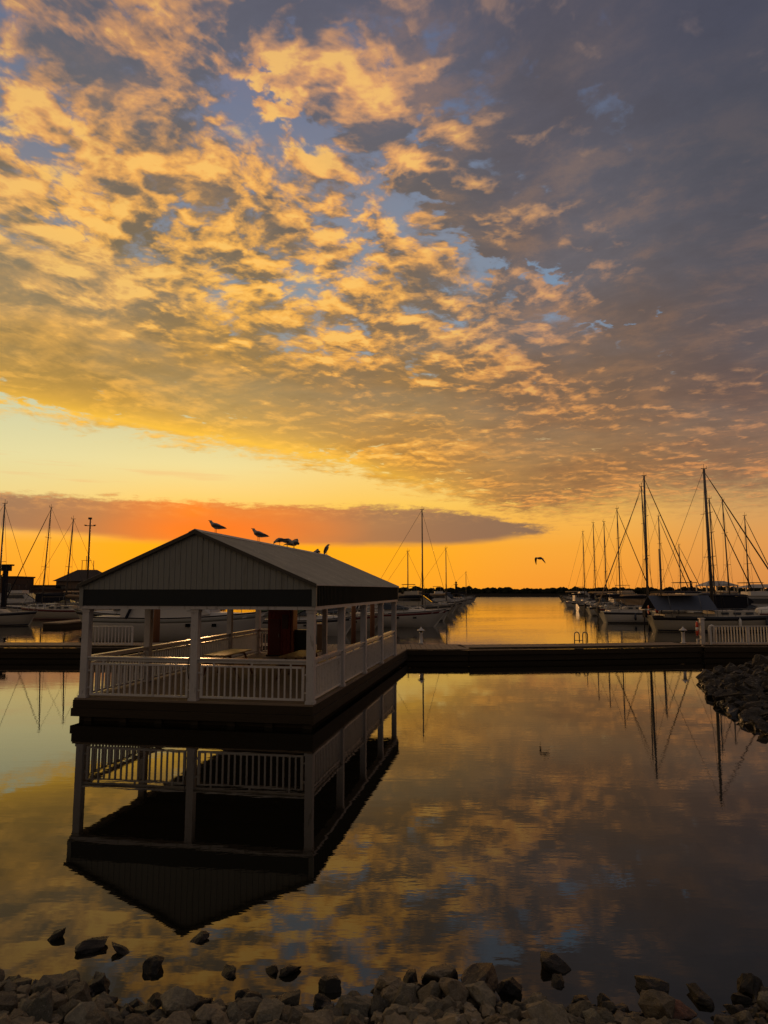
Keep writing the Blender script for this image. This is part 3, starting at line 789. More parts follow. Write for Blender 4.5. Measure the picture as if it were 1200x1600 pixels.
def sailboat(label, bow_or_stern, which, L, H, rz=0.0, hull=None, stripe=None, cover=None, mast_u=.58, tent=None, furl='bow', dodger=None, lean=0.0, group=None, far=False, stripef=(.25, .8), bstay=True, boomz=1.35, wirer=.016, mr=.085, stern=.58):
    """bow_or_stern: water point of the named end"""
    hull = hull or M_GEL; stripe = stripe or M_STRIPE; cover = cover or M_CANV_B
    B = L*.31; F = .62+L*.045
    c = Vector(bow_or_stern); d = Vector((cos(rz), sin(rz), 0))
    c = c - d*(L/2) if which == 'bow' else c + d*(L/2)
    t = thing('sailboat', label, 'sailboat', (c.x, c.y, 0), rz, group)
    rg = hull_rings(L, B, F, stern=stern, trake=.5)
    m = MB(); m.loft(rg); h = m.build('hull', hull, t)
    stripe_mesh(rg, 0, 1, stripef[0]*.5, stripef[1]).build('stripe', stripe, h)
    if not far: stripe_mesh(rg, 2, 3, .72, .98).build('waterline_stripe', stripe, h)
    # cabin trunk
    u0, u1 = -.10*L, .24*L; w = B*.30; z0, z1 = F*.95, F+.48
    def rr(x, w_, za_, zb_): return [Vector((x, w_, za_)), Vector((x, w_*.84, zb_)), Vector((x, 0, zb_+.05)), Vector((x, -w_*.84, zb_)), Vector((x, -w_, za_))]
    m = MB(); m.loft([rr(u0, w, z0, z1), rr(u0+.3*(u1-u0), w, z0, z1), rr(u0+.8*(u1-u0), w*.85, z0, z1-.06), rr(u1, w*.55, z0, z0+.12)], smooth=False)
    cb = m.build('cabin', hull, t)
    for s_ in (-1, 1):
        for k, ux in enumerate((.12, .36, .60)):
            xa = u0 + (u1-u0)*ux; ln = (u1-u0)*.14
            m = MB(); y = w*.93
            m.prism([(xa, s_*(y+.045), z1-.30), (xa+ln, s_*(y+.045-.0), z1-.30), (xa+ln, s_*(y+.005), z1-.12), (xa, s_*(y+.005), z1-.12)], (0, -s_*.08, 0))
            m.build('window', M_GLASS, cb)
    # cockpit coaming
    m = MB()
    for s_ in (-1, 1): m.box(-.42*L, u0, s_*B*.27-.05, s_*B*.27+.05, F*.96, F+.24)
    m.box(-.43*L, -.42*L, -B*.27, B*.27, F*.96, F+.20); m.build('cockpit', hull, t)
    # rig
    xm = (mast_u-.5)*L; zt = H; ln = lean
    def mp(z): return Vector((xm + ln*(z/H), 0, z))
    m = MB(); m.tube([mp(z1-.02), mp(H*.6), mp(zt)], [mr, mr*.95, mr*.72], 8); ma = m.build('mast', M_MAST, t)
    m = MB(); m.tube([mp(H)+Vector((-.25, 0, .05)), mp(H)+Vector((.25, 0, .05))], .03, 5); m.tube([mp(H), mp(H)+Vector((0, 0, .45))], .018, 5)
    m.tube([mp(H)+Vector((.2, 0, .05)), mp(H)+Vector((.22, 0, .28))], .02, 5); m.build('masthead', M_WIRE, ma)
    for f in ((.45, .72) if H > 13 else (.52,)):
        m = MB(); m.tube([mp(H*f)+Vector((0, -B*.27, .03)), mp(H*f), mp(H*f)+Vector((0, B*.27, .03))], .026, 5); m.build('spreader', M_MAST, ma)
    xs, xbw = -L/2+.1, L/2-.12; zs0, zs1 = F*1.05, F*1.26
    m = MB(); m.tube([(xbw, 0, zs1), mp(zt*.985)], .018, 5) if furl != 'bow' else m.tube([(xbw, 0, zs1), (xbw, 0, zs1).__class__((xbw, 0, zs1)) if False else tuple(Vector((xbw, 0, zs1)).lerp(mp(zt*.985), .04)), tuple(Vector((xbw, 0, zs1)).lerp(mp(zt*.985), .9)), mp(zt*.985)], [.018, .07, .04, .016], 7)
    m.build('forestay', cover if (furl == 'bow' and not far) else M_WIRE, t)
    m = MB()
    if bstay: m.tube([(xs, 0, zs0), mp(zt)], wirer, 4)
    for s_ in (-1, 1):
        a = (xm-.1, s_*B*.46, F); sp = mp(H*.52)+Vector((0, s_*B*.27, .03))
        m.tube([a, sp, mp(H*.97)], wirer*.8, 4); m.tube([(xm+.35, s_*B*.45, F), mp(H*.5)], wirer*.8, 4); m.tube([(xm-.5, s_*B*.45, F), mp(H*.5)], wirer*.8, 4)
    m.build('rigging', M_WIRE, t)
    zb = F + boomz; bl = L*.36
    m = MB(); m.tube([(xm-.05, 0, zb), (xm-bl, 0, zb+.06)], .06, 8); bo = m.build('boom', M_MAST, t)
    if tent is None:
        m = MB(); m.tube([(xm-.1, 0, zb+.22), (xm-.4, 0, zb+.24), (xm-bl*.5, 0, zb+.2), (xm-bl*.95, 0, zb+.13)], [.12, .17, .14, .07], 8); m.build('sail_cover', cover, bo)
    else:
        m = MB(); x0, x1, dz = xm-.35, xm-bl-.9, .95; hw = B*.42
        m.add([(x0, 0, zb+.24), (x1, 0, zb+.20), (x0, hw, zb-dz), (x1, hw, zb-dz), (x0, -hw, zb-dz), (x1, -hw, zb-dz),
               (x0, 0, zb+.21), (x1, 0, zb+.17), (x0, hw-.03, zb-dz), (x1, hw-.03, zb-dz), (x0, -hw+.03, zb-dz), (x1, -hw+.03, zb-dz)],
              [(0, 1, 3, 2), (0, 4, 5, 1), (6, 8, 9, 7), (6, 7, 11, 10), (2, 3, 9, 8), (4, 10, 11, 5), (0, 2, 8, 6), (0, 6, 10, 4), (1, 7, 9, 3), (1, 5, 11, 7)])
        m.build('boom_tent', tent, t)
    # pulpit, pushpit, lifelines
    m = MB(); zr = F+.62
    rails(m, [(L*.36, B*.28, F*1.1+.55), (L*.46, B*.10, F*1.2+.55), (L*.49, 0, F*1.22+.56), (L*.46, -B*.10, F*1.2+.55), (L*.36, -B*.28, F*1.1+.55)],
          [((L*.36, B*.28, F*1.08), (L*.36, B*.28, F*1.1+.55)), ((L*.36, -B*.28, F*1.08), (L*.36, -B*.28, F*1.1+.55)), ((L*.45, 0, F*1.2), (L*.49, 0, F*1.22+.56))])
    m.build('pulpit', M_METAL, t)
    m = MB(); rails(m, [(-L*.36, B*.40, zr), (-L*.48, B*.36, zr), (-L*.49, 0, zr), (-L*.48, -B*.36, zr), (-L*.36, -B*.40, zr)],
          [((-L*.36, s_*B*.40, F), (-L*.36, s_*B*.40, zr)) for s_ in (-1, 1)] + [((-L*.475, s_*B*.36, F), (-L*.48, s_*B*.36, zr)) for s_ in (-1, 1)])
    m.build('pushpit', M_METAL, t)
    if not far:
        for s_ in (-1, 1):
            m = MB(); xsn = [-L*.36, -L*.18, 0, L*.18, L*.36]; yw = [.40, .47, .47, .42, .28]
            m.tube([(x, s_*B*y, F*(1+.1*(x > L*.3))+.58) for x, y in zip(xsn, yw)], .012, 4)
            for x, y in list(zip(xsn, yw))[1:4]: m.tube([(x, s_*B*y, F), (x, s_*B*y, F+.6)], .02, 5)
            m.build('lifeline', M_METAL, t)
    if not far:
        m = MB(); m.tube([(-L*.30, 0, F), (-L*.30, 0, F+.75)], .07, 8); m.tube([(-L*.30, -.02+.34*cos(a), F+.85+.34*sin(a)) for a in [2*pi*j/14 for j in range(15)]], .025, 5); m.build('steering_wheel', M_METAL, t)
        for k, (x, s_) in enumerate(((-.22, -1), (.02, -1), (.2, -1))):
            y = s_*(B/2+.10) * (1 if x < .1 else .93)
            m = MB(); m.lathe([(.02, F*.98), (.03, F*.9), (.11, F*.82), (.12, F*.5), (.10, F*.34), (.02, F*.28)], L*x, y, 9); m.build('fender', M_BUOYW if k % 2 else M_HULLB, t)
        m = MB(); m.lathe([(.05, F+.3), (.16, F+.45), (.17, F+.62), (.06, F+.78)], -L*.47, -B*.22, 9); m.build('horseshoe_buoy', M_ORANGE if int(L*10) % 3 == 0 else M_BUOYW, t)
        m = MB(); m.box(-L*.5-.12, -L*.5+.02, B*.10, B*.26, F*.9, F+.5); m.tube([(-L*.5-.08, B*.18, F*.9), (-L*.5-.12, B*.18, .0)], .05, 6); m.build('outboard', M_CANV_D, t)
        for x, z in ((.09, z1+.03), (.30, F+.12)): m = MB(); m.box(L*(x-.03), L*(x+.03), -.27, .27, z, z+.09); m.build('hatch', M_GLASS, t)
    if int(L*10+H*10) % 2 == 0:
        m = MB(); hw = B*.40; zc = F+1.95
        m.loft([[Vector((x, hw*cos(a), zc+.16*sin(a))) for a in [pi*j/6 for j in range(7)]] + [Vector((x, -hw*.98, zc-.03)), Vector((x, hw*.98, zc-.03))] for x in (-L*.44, -L*.30, -L*.2)])
        m.build('bimini', M_CANV_T if int(L*10) % 3 else M_CANV_D, t)
        m = MB()
        for x in (-L*.42, -L*.22): m.tube([(x+.3, -B*.40, F), (x, -hw*.96, zc-.02), (x, hw*.96, zc-.02), (x+.3, B*.40, F)], .022, 5)
        m.tube([(-L*.42, 0, zc), (-L*.22, 0, zc)], .02, 4); m.build('bimini_frame', M_METAL, t)
    if dodger:
        m = MB(); x = u0
        def arc(x, h, w_): return [Vector((x, cos(a)*w_, F+.2+sin(a)*h)) for a in [pi*j/8 for j in range(9)]]
        A, B_ = arc(x-.55, .95, B*.30), arc(x+.35, .35, B*.27)
        n = 9; m.add(A+B_+[v*1.0-Vector((0, 0, .03)) for v in A+B_], [(j, j+1, n+j+1, n+j) for j in range(n-1)]+[(2*n+j, 3*n+j, 3*n+j+1, 2*n+j+1) for j in range(n-1)], True)
        m.build('spray_hood', dodger, t)
    return t

def motorboat(label, end, which, L, rz=0.0, hull=None, stripe=None, canvas=None, style='cuddy', group=None, far=False, arch=False, F=None):
    hull = hull or M_GEL; stripe = stripe or M_STRIPE
    B = L*.34; F = F or .55+L*.065
    c = Vector(end); d = Vector((cos(rz), sin(rz), 0)); c = c - d*(L/2) if which == 'bow' else c + d*(L/2)
    t = thing('motorboat', label, 'motorboat', (c.x, c.y, 0), rz, group)
    rg = hull_rings(L, B, F, flare=.35, stern=.80, rake=L*.13, trake=-.1, sheer=.32)
    m = MB(); m.loft(rg); h = m.build('hull', hull, t)
    stripe_mesh(rg, 0, 1, .25, .75).build('stripe', stripe, h)
    stripe_mesh(rg, 0, 1, -.05, .10, .035).build('rub_rail', M_CANV_D, h)
    if not far:
        for s_ in (-1, 1):
            for x in (.05, .2):
                m = MB(); m.prism([(L*x, s_*(B*.497), F*.66), (L*x+.32, s_*(B*.495), F*.66), (L*x+.32, s_*(B*.497), F*.80), (L*x, s_*(B*.499), F*.80)], (0, s_*.02, 0)); m.build('porthole', M_GLASS, h)
        m = MB(); m.bar((L*.47, 0, F*1.27), (L*.47+.55, 0, F*1.33), .35, .06); m.build('bow_platform', hull, t)
    def sec(x, w, z0, z1, tw=.8): return [Vector((x, w, z0)), Vector((x, w*tw, z1)), Vector((x, -w*tw, z1)), Vector((x, -w, z0))]
    # foredeck trunk
    m = MB(); m.loft([sec(-.05*L, B*.40, F*.98, F+.42), sec(.12*L, B*.37, F*.98, F+.42), sec(.36*L, B*.2, F*1.1, F+.30)], smooth=False); m.build('trunk_cabin', hull, t)
    x0, x1 = -.05*L, .16*L; zt = F+1.05
    if style in ('cuddy', 'cruiser'):
        m = MB(); m.add([(x1, B*.33, F+.40), (x0+.2, B*.30, zt), (x1, -B*.33, F+.40), (x0+.2, -B*.30, zt), (x0-.25, B*.41, F+.40), (x0-.25, B*.34, zt-.04), (x0-.25, -B*.41, F+.40), (x0-.25, -B*.34, zt-.04)],
                    [(0, 1, 3, 2), (0, 4, 5, 1), (2, 3, 7, 6), (1, 5, 7, 3), (4, 6, 7, 5), (0, 2, 6, 4)]); ws = m.build('windshield', M_GLASS, t)
        m = MB()
        for y in (-.33, 0, .33): m.tube([(x1+.01, B*y, F+.41), (x0+.21, B*y*.92, zt+.01)], .028, 5)
        m.tube([(x0+.2, -B*.30, zt+.01), (x0+.2, B*.30, zt+.01)], .03, 5)
        for s_ in (-1, 1): m.tube([(x0+.2, s_*B*.31, zt+.01), (x0-.25, s_*B*.345, zt-.02)], .03, 5)
        m.build('frame', M_METAL, ws)
    if style == 'cruiser' or canvas:
        zc = zt + .55; hw = B*.40; xa, xb = -.36*L, .02*L
        m = MB(); m.loft([[Vector((x, hw*cos(a), zc-.25*0 + .16*sin(a)+(0 if 0 <= k <= 3 else 0))) for a in [pi*j/6 for j in range(7)]] + [Vector((x, -hw*.98, zc-.03)), Vector((x, hw*.98, zc-.03))] for k, x in enumerate((xa, xa*.5+xb*.5, xb))])
        m.build('canopy', canvas or hull, t)
        m = MB()
        for s_ in (-1, 1):
            for x in (xa+.05, xb-.1): m.tube([(x*.9, s_*B*.42, F), (x, s_*hw*.97, zc-.02)], .024, 5)
        m.build('canopy_frame', M_METAL, t)
        if canvas and style == 'cruiser':
            for s_ in (-1, 1):
                m = MB(); m.prism([(xb-.15, s_*hw*.97, zc-.05), (xb+.6, s_*B*.33, zt-.02), (xb-.3, s_*B*.4, F+.5), (xa+.2, s_*B*.42, F+.3), (xa+.2, s_*hw*.97, zc-.05)], (0, s_*.02, 0)); m.build('side_curtain', canvas, t)
    if style == 'fly':
        zc = F+1.55
        m = MB(); m.loft([sec(-.34*L, B*.40, F*.98, zc, .92), sec(.02*L, B*.38, F*.98, zc, .9), sec(.17*L, B*.34, F+.3, F+.5, .9)], smooth=False); ho = m.build('deckhouse', hull, t)
        for s_ in (-1, 1):
            m = MB(); y = B*.375
            m.prism([(-.30*L, s_*(y+.03), zc-.75), (.03*L, s_*(y+.01), zc-.75), (.0, s_*(y-.0), zc-.25), (-.30*L, s_*(y+.0), zc-.25)], (0, s_*.035, 0)); m.build('window', M_GLASS, ho)
        m = MB(); m.add([(.03*L, -B*.30, zc-.07), (.03*L, B*.30, zc-.07), (.155*L, B*.29, F+.62), (.155*L, -B*.29, F+.62), (.045*L, -B*.30, zc-.02), (.045*L, B*.30, zc-.02), (.17*L, B*.29, F+.66), (.17*L, -B*.29, F+.66)], [(0, 1, 2, 3), (4, 7, 6, 5), (0, 4, 5, 1), (2, 6, 7, 3), (1, 5, 6, 2), (0, 3, 7, 4)]); m.build('windshield', M_GLASS, ho)
        m = MB(); m.box(-.36*L, .03*L, -B*.40, B*.40, zc+.003, zc+.07); m.build('hardtop', hull, t)
        m = MB(); m.loft([sec(-.2*L, B*.33, zc+.072, zc+.45, .95), sec(-.02*L, B*.30, zc+.072, zc+.5, .9)], smooth=False); m.build('flybridge', hull, t)
        m = MB(); m.box(-.24*L, -.06*L, -B*.3, B*.3, zc+1.35, zc+1.39); m.build('bimini', canvas or M_CANV_D, t)
        m = MB()
        for s_ in (-1, 1):
            m.tube([(-L*.23, s_*B*.28, zc+.4), (-L*.23, s_*B*.28, zc+1.33), (-L*.07, s_*B*.28, zc+1.33), (-L*.07, s_*B*.28, zc+.4)], .024, 5)
        m.tube([(-.15*L, -B*.28, zc+1.33), (-.15*L, B*.28, zc+1.33)], .024, 5)
        m.build('bimini_frame', M_METAL, t)
    if arch:
        m = MB(); zc = F+1.75; m.tube([(-.30*L, B*.44, F), (-.24*L, B*.38, zc), (-.24*L, -B*.38, zc), (-.30*L, -B*.44, F)], .09, 6, smooth=False); m.build('radar_arch', M_CANV_D, t)
    m = MB(); zr = F+.55
    rails(m, [(L*.05, B*.44, F*1.0+.5), (L*.3, B*.32, F*1.15+.55), (L*.46, B*.06, F*1.27+.55), (L*.5, 0, F*1.3+.55), (L*.46, -B*.06, F*1.27+.55), (L*.3, -B*.32, F*1.15+.55), (L*.05, -B*.44, F+.5)],
          [((L*x, s_*B*y, F), (L*x, s_*B*y, F*k+.53)) for s_ in (-1, 1) for x, y, k in ((.12, .42, 1.04), (.3, .32, 1.14), (.42, .12, 1.24))])
    m.build('bow_rail', M_METAL, t)
    if not far:
        m = MB(); m.loft([[Vector((x, w*cos(a), z+.0)) for a in [2*pi*j/8 for j in range(8)]] if False else [Vector((-L/2-.15+w*.8*cos(a), w*.7*sin(a), z)) for a in [2*pi*j/8 for j in range(8)]] for w, z in ((.08, -.3), (.1, .2), (.22, .5), (.26, .9), (.20, 1.12), (.05, 1.18))]); m.build('outboard', M_CANV_D, t)
    return t

GR, GRM = 'sailboats moored along the right side of the fairway', 'boats moored along the left side of the fairway'
# right-hand row, near to far; positions measured at the waterline of the stern
tented = sailboat('large cream ketch rigged sailboat with a blue boom tent, nearest on the right', (22.0, 58.0, 0), 'stern', 12.6, 13.6, 0.02, M_GEL2, M_STRIPE, M_CANV_D, mast_u=.43, tent=M_CANV_B, furl='bow', group=GR, mr=.14, lean=-.15, boomz=1.5, stripef=(.0, .95), stern=.34)
m = MB(); m.lathe([(.055, 0), (.05, 3.0), (.035, 5.6)], n=7); mz = m.build('mizzen_mast', M_MAST, tented, loc=(-5.2, 0, 1.2))
buoy('small orange lifebuoy on the stern rail of the blue tented sailboat', (21.85, 57.6, 1.75), R(75), .30, .07)
t = thing('dinghy', 'white dinghy lit orange, lying on the foredeck of the blue tented sailboat', 'dinghy', (31.9, 57.6, 1.35), .02)
m = MB(); m.loft([[Vector((x, w*cos(a), h*sin(a))) for a in [pi*j/8 for j in range(9)]] for x, w, h in ((-1.15, .45, .35), (-1.0, .62, .58), (0, .72, .68), (.8, .5, .5), (1.15, .1, .15))]); m.build('hull', M_BUOYW, t)
m = MB(); m.tube([(-1.2, .6, .05), (0, .78, .05), (.85, .5, .05), (1.2, 0, .05), (.85, -.5, .05), (0, -.78, .05), (-1.2, -.6, .05)], .06, 6); m.build('rim', M_STRIPER, t)
ROW = [ # px, depth, L, mast H, u, kw, label
 (935, 72, 10.6, 15.3, .46, dict(hull=M_GEL, stripe=M_STRIPE, cover=M_CANV_D, mr=.13, lean=.2), 'white sloop with the thick furled sail, just behind the blue tented boat'),
 (928, 79, 9.8, 15.2, .61, dict(hull=M_GEL2, stripe=M_STRIPER, cover=M_CANV_T, lean=.3), 'red striped sloop whose mast stands against the tallest left mast of the right row'),
 (914, 92, 9.4, 14.2, .48, dict(hull=M_GEL, cover=M_CANV_D), 'third sloop of the right row, with a dark sail cover'),
 (899, 104, 8.8, 13.6, .50, dict(hull=M_GEL2, cover=M_CANV_B, furl='none'), 'fourth sloop of the right row, with a blue sail cover'),
 (889, 118, 8.8, 14.8, .49, dict(hull=M_GEL, cover=M_CANV_T, furl='none'), 'fifth sloop of the right row, cream sail cover and a bare mast'),
 (879, 134, 8.6, 14.6, .47, dict(hull=M_GEL, stripe=M_STRIPER, cover=M_CANV_D, furl='none'), 'leftmost masted sloop of the right row, near the fairway mouth')]
for px, Y, L_, H_, u_, kw, lab in ROW:
    fl = px in (928, 889, 899)
    sailboat(lab, ((px-600)/1079.17*Y, Y, 0), 'bow' if fl else 'stern', L_, H_, random.uniform(-.04, .06) + (pi if fl else 0), mast_u=1-u_ if fl else u_, group=GR, far=Y > 100, **kw)
for k, (px, Y, st, cv, lab) in enumerate([(921, 85.5, 'cruiser', M_CANV_T, 'motor cruiser with a tan canopy between the second and third sloops on the right'),
        (900, 111, 'cuddy', None, 'open motorboat between the fourth and fifth sloops on the right'), (892, 126, 'cruiser', M_CANV_D, 'motor cruiser with a dark canopy beyond the fifth sloop on the right'),
        (885, 143, 'fly', None, 'white flybridge boat beyond the leftmost masted sloop on the right'), (881, 156, 'cuddy', None, 'small motorboat third from the far end of the right row'),
        (877, 174, 'cruiser', M_CANV_B, 'small motor cruiser second from the far end of the right row'), (871, 198, 'cuddy', None, 'last small motorboat at the far end of the right row')]):
    fl = k % 2 == 0 or k == 5
    motorboat(lab, ((px-600)/1079.17*Y, Y, 0), 'bow' if fl else 'stern', 7.6, random.uniform(-.12, .12) + (pi if fl else 0), M_GEL if k % 2 else M_GEL2, canvas=cv, style=st, group='motorboats moored among the right row', far=True)
ROW2 = [(1032, 96, 9.5, 13.6, .50, dict(hull=M_GEL, cover=M_CANV_T), 'sailboat behind the tented boat whose thin mast rises from its blue tent'),
 (1112, 76, 10.0, 13.4, .5, dict(hull=M_GEL, cover=M_CANV_D, lean=-.05), 'sailboat whose dark mast stands just right of the tallest right mast'),
 (1136, 82, 10.0, 14.0, .5, dict(hull=M_GEL2, cover=M_CANV_T, lean=-.3), 'sailboat with the second mast from the right edge'),
 (1167, 88, 10.0, 12.8, .5, dict(hull=M_GEL, stripe=M_STRIPER, cover=M_CANV_D), 'sailboat with the rightmost mast, behind the fence'),
 (1062, 118, 9.5, 11.0, .5, dict(hull=M_GEL, cover=M_CANV_D), 'small masted sailboat far behind the blue tent')]
for px, Y, L_, H_, u_, kw, lab in ROW2:
    X = (px-600)/1079.17*Y
    sailboat(lab, (X-L_/2, Y, 0), 'stern', L_, H_, random.uniform(-.05, .05), mast_u=u_, group='sailboats of the second row on the right', far=Y > 90, dodger=M_CANV_T if Y < 90 else None, **kw)
for px, Y, st, cv, lab in [(1090, 70, 'fly', M_CANV_T, 'flybridge motor yacht with a tan bimini behind the blue tented boat'), (1150, 68, 'cruiser', M_CANV_D, 'cruiser with a dark canopy behind the foredeck of the tented boat'),
        (1190, 72, 'fly', None, 'flybridge yacht at the right edge behind the fence'), (1020, 88, 'cruiser', M_CANV_T, 'cruiser with a tan canopy left of the blue tent'), (985, 112, 'fly', None, 'flybridge boat far behind the thick furled sail'),
        (1120, 104, 'fly', M_CANV_D, 'pale flybridge yacht below the waterfront pavilion'), (1060, 100, 'cruiser', M_CANV_B, 'cruiser with a blue canopy behind the flybridge yacht')]:
    motorboat(lab, ((px-600)/1079.17*Y-5, Y, 0), 'bow' if px % 20 == 0 else 'stern', 10.0, random.uniform(-.06, .06) + (pi if px % 20 == 0 else 0), random.choice([M_GEL, M_GEL2]), canvas=cv, style=st, group='motor yachts of the second row on the right', far=Y > 90)
# left side of the fairway
LEFT = [('m', 699, 64, 10.5, dict(style='cuddy', hull=M_GEL, stripe=M_STRIPER, arch=True), 'long white motorboat with a maroon stripe, bow pointing right beside the pavilion'),
 ('s', 703, 76, 9.8, dict(H=12.2, u=.69, cover=M_CANV_D, hull=M_GEL), 'white sloop with the tall mast just right of the pavilion roof'),
 ('m', 712, 90, 9.5, dict(style='fly', hull=M_GEL2), 'flybridge boat behind the tall masted sloop left of the fairway'),
 ('m', 717, 101, 9, dict(style='cruiser', canvas=M_CANV_D, hull=M_GEL), 'cruiser with a dark canopy, fourth from the pavilion on the left side of the fairway'),
 ('s', 722, 114, 9.2, dict(H=10.2, u=.71, cover=M_CANV_T, hull=M_GEL2), 'sloop with the medium mast, middle of the left row'),
 ('m', 728, 130, 8.5, dict(style='fly', hull=M_GEL), 'white flybridge boat beyond the medium masted sloop'),
 ('m', 733, 148, 8.5, dict(style='cruiser', canvas=M_CANV_B, hull=M_GEL), 'cruiser with a blue canopy near the far end of the left row'),
 ('s', 740, 172, 9, dict(H=7.7, u=.78, cover=M_CANV_D, hull=M_GEL), 'sailboat with the short rightmost mast of the left row'),
 ('m', 744, 196, 8, dict(style='cuddy', hull=M_GEL), 'last small motorboat at the far end of the left row')]
for k, px, Y, L_, kw, lab in LEFT:
    p = ((px-600)/1079.17*Y, Y, 0)
    if k == 'm': motorboat(lab, p, 'bow', L_, random.uniform(-.12, 0), group=GRM, far=Y > 95, **kw)
    else: sailboat(lab, p, 'bow', L_, kw['H'], random.uniform(-.1, 0), hull=kw['hull'], cover=kw['cover'], mast_u=kw['u'], group=GRM, far=Y > 95, furl='none')
for k, px, Y, L_, kw, lab in [('s', 676, 100, 9, dict(H=8.9, u=.6), 'sloop with the short mast left of the tallest mast by the pavilion'),
    ('m', 640, 84, 9, dict(style='fly'), 'flybridge boat half hidden by the pavilion roof corner'), ('m', 668, 112, 9, dict(style='cruiser', canvas=M_CANV_T), 'cruiser with a tan canopy behind the short masted sloop'),
    ('m', 690, 140, 9, dict(style='fly'), 'pale flybridge boat far back in the left row')]:
    p = ((px-600)/1079.17*Y, Y, 0)
    if k == 'm': motorboat(lab, p, 'bow', L_, random.uniform(-.1, 0), group='boats behind the left row', far=Y > 95, **kw)
    else: sailboat(lab, p, 'bow', L_, kw['H'], 0, mast_u=kw['u'], group='boats behind the left row', far=True, furl='none')
# boats seen through the pavilion
for px, Y, w, L_, rz, kw, lab in [
    (560, 52, 'bow', 8.5, -.10, dict(style='cruiser', canvas=M_CANV_G, hull=M_GEL), 'white cruiser with a green canvas top seen through the right bays of the pavilion'),
    (600, 58, 'bow', 8.0, -.1, dict(style='cuddy', hull=M_GEL2, stripe=M_STRIPER), 'low motorboat seen through the last right bay of the pavilion'),
    (425, 47, 'bow', 11.5, -.04, dict(style='fly', hull=M_GEL, stripe=M_TRIM, arch=True, F=1.5), 'big white motor yacht behind the middle of the pavilion'),
    (120, 57, 'bow', 10.0, pi+.1, dict(style='cruiser', canvas=M_CANV_G, hull=M_GEL, F=1.35), 'cruiser with a green canopy seen through the left bay, bow pointing left'),
    (540, 72, 'bow', 9.0, -.1, dict(style='fly', hull=M_GEL2), 'flybridge boat behind the green topped cruiser')]:
    motorboat(lab, ((px-600)/1079.17*Y, Y, 0), w, L_, rz, group='motor yachts behind the pavilion', **kw)
# far left group
sailboat('cream sailboat at the left edge, bow pointing right', (-33.0, 66.5, 0), 'bow', 10.5, 11.7, -.05, M_GEL2, M_STRIPE, M_CANV_D, mast_u=.62, group='sailboats left of the pavilion', lean=.1, dodger=M_CANV_T, furl='none')
sailboat('white sailboat with a grey cabin and the tallest mast left of the pavilion', (-48.2, 88, 0), 'bow', 11.5, 13.9, pi+.03, M_GEL, M_STRIPE, M_CANV_D, mast_u=.58, group='sailboats left of the pavilion', lean=-.6)
sailboat('white sailboat whose mast stands between the tallest mast and the tall pole on the left', (-42.0, 80.5, 0), 'bow', 10.5, 11.6, pi+.03, M_GEL2, M_STRIPER, M_CANV_T, mast_u=.52, group='sailboats left of the pavilion', furl='none', lean=-.5)
motorboat('dark canopied cruiser moored behind the left sailboats', (-42, 102, 0), 'bow', 10, 0, M_GEL2, canvas=M_CANV_D, style='cruiser', group='motorboats left of the pavilion', far=True)
motorboat('flybridge yacht moored far behind the left sailboats', (-52, 112, 0), 'bow', 11, 0, M_GEL, style='fly', group='motorboats left of the pavilion', far=True)
motorboat('flybridge yacht moored at the left edge behind the cream sailboat', (-52, 96, 0), 'bow', 11, 0, M_GEL, style='fly', group='motorboats left of the pavilion', far=True)

# marina walkways and their pilings
def marina_dock(label, a, b, w=1.8):
    a, b = Vector((*a, 0)), Vector((*b, 0)); d = b-a; L = d.length
    t = thing('marina_dock', label, 'dock', tuple(a), atan2(d.y, d.x), 'floating walkways of the marina')
    m = MB(); m.box(0, L, -w/2, w/2, .38, .50); m.build('walkway', M_DECK, t)
    m = MB(); m.box(0, L, -w/2+.1, w/2-.1, -.2, .378); m.build('float', M_TIMBER, t)
marina_dock('floating walkway behind the right row of boats', (38.5, 40), (77, 240)); marina_dock('floating walkway left of the pavilion running away', (-29.2, 61.5), (-29.2, 125)); marina_dock('floating walkway behind the left row of boats', (-6.2, 66), (14, 210))
def piling(label, p, h, r=.15, m_=M_BROWN, group='brown mooring piles'):
    t = thing('mooring_pile', label, 'pile', (p[0], p[1], -.5), 0, group)
    m = MB(); m.lathe([(r, 0), (r*.97, h*.5), (r*.92, h+.4)], n=10); m.build('trunk', m_, t)
    m = MB(); m.lathe([(r*1.08, h+.402), (r*1.02, h+.44), (.02, h+.62)], n=10); m.build('cap', M_WHITE, t)
for lab, px, Y, h, r in (('thick brown pile seen through the left front bay', 249, 38.2, 3.0, .19), ('brown pile behind the first post of the right side', 536, 39.5, 3.0, .17), ('slim brown pile seen through the second right bay', 553, 44, 2.9, .15), ('brown pile in front of the boats in the third right bay', 582, 43, 3.0, .15)):
    piling(lab, ((px-600)/1079.17*Y, Y), h, r)
t = thing('service_pillar', 'square pale wooden pillar behind the near right corner of the pavilion', 'pillar', tuple(pavloc(-3.7, GL+1.6, GD+.005)), R(-10))
m = MB(); m.box(-.13, .13, -.13, .13, 0, 1.2); m.build('body', M_DECK, t)
m = MB(); m.box(-.17, .17, -.17, .17, 1.203, 1.27); m.build('cap', M_WHITE, t)
p = Vector((-28.2, 66, .5))
t = thing('light_pole', 'tall slim pole with a short crossarm left of the pavilion roof', 'light pole', tuple(p))
m = MB(); m.tube([(0, 0, 0), (0, 0, 8.9), (0, 0, 9.6)], [.10, .08, .06], 8); m.build('pole', M_MAST, t)
m = MB(); m.tube([(-.5, 0, 9.0), (.5, 0, 8.98)], .04, 6); m.build('crossarm', M_MAST, t)
for x in (-.45, .45): m = MB(); m.box(x-.10, x+.10, -.08, .08, 9.02, 9.08); m.build('lamp_head', M_WIRE, t)
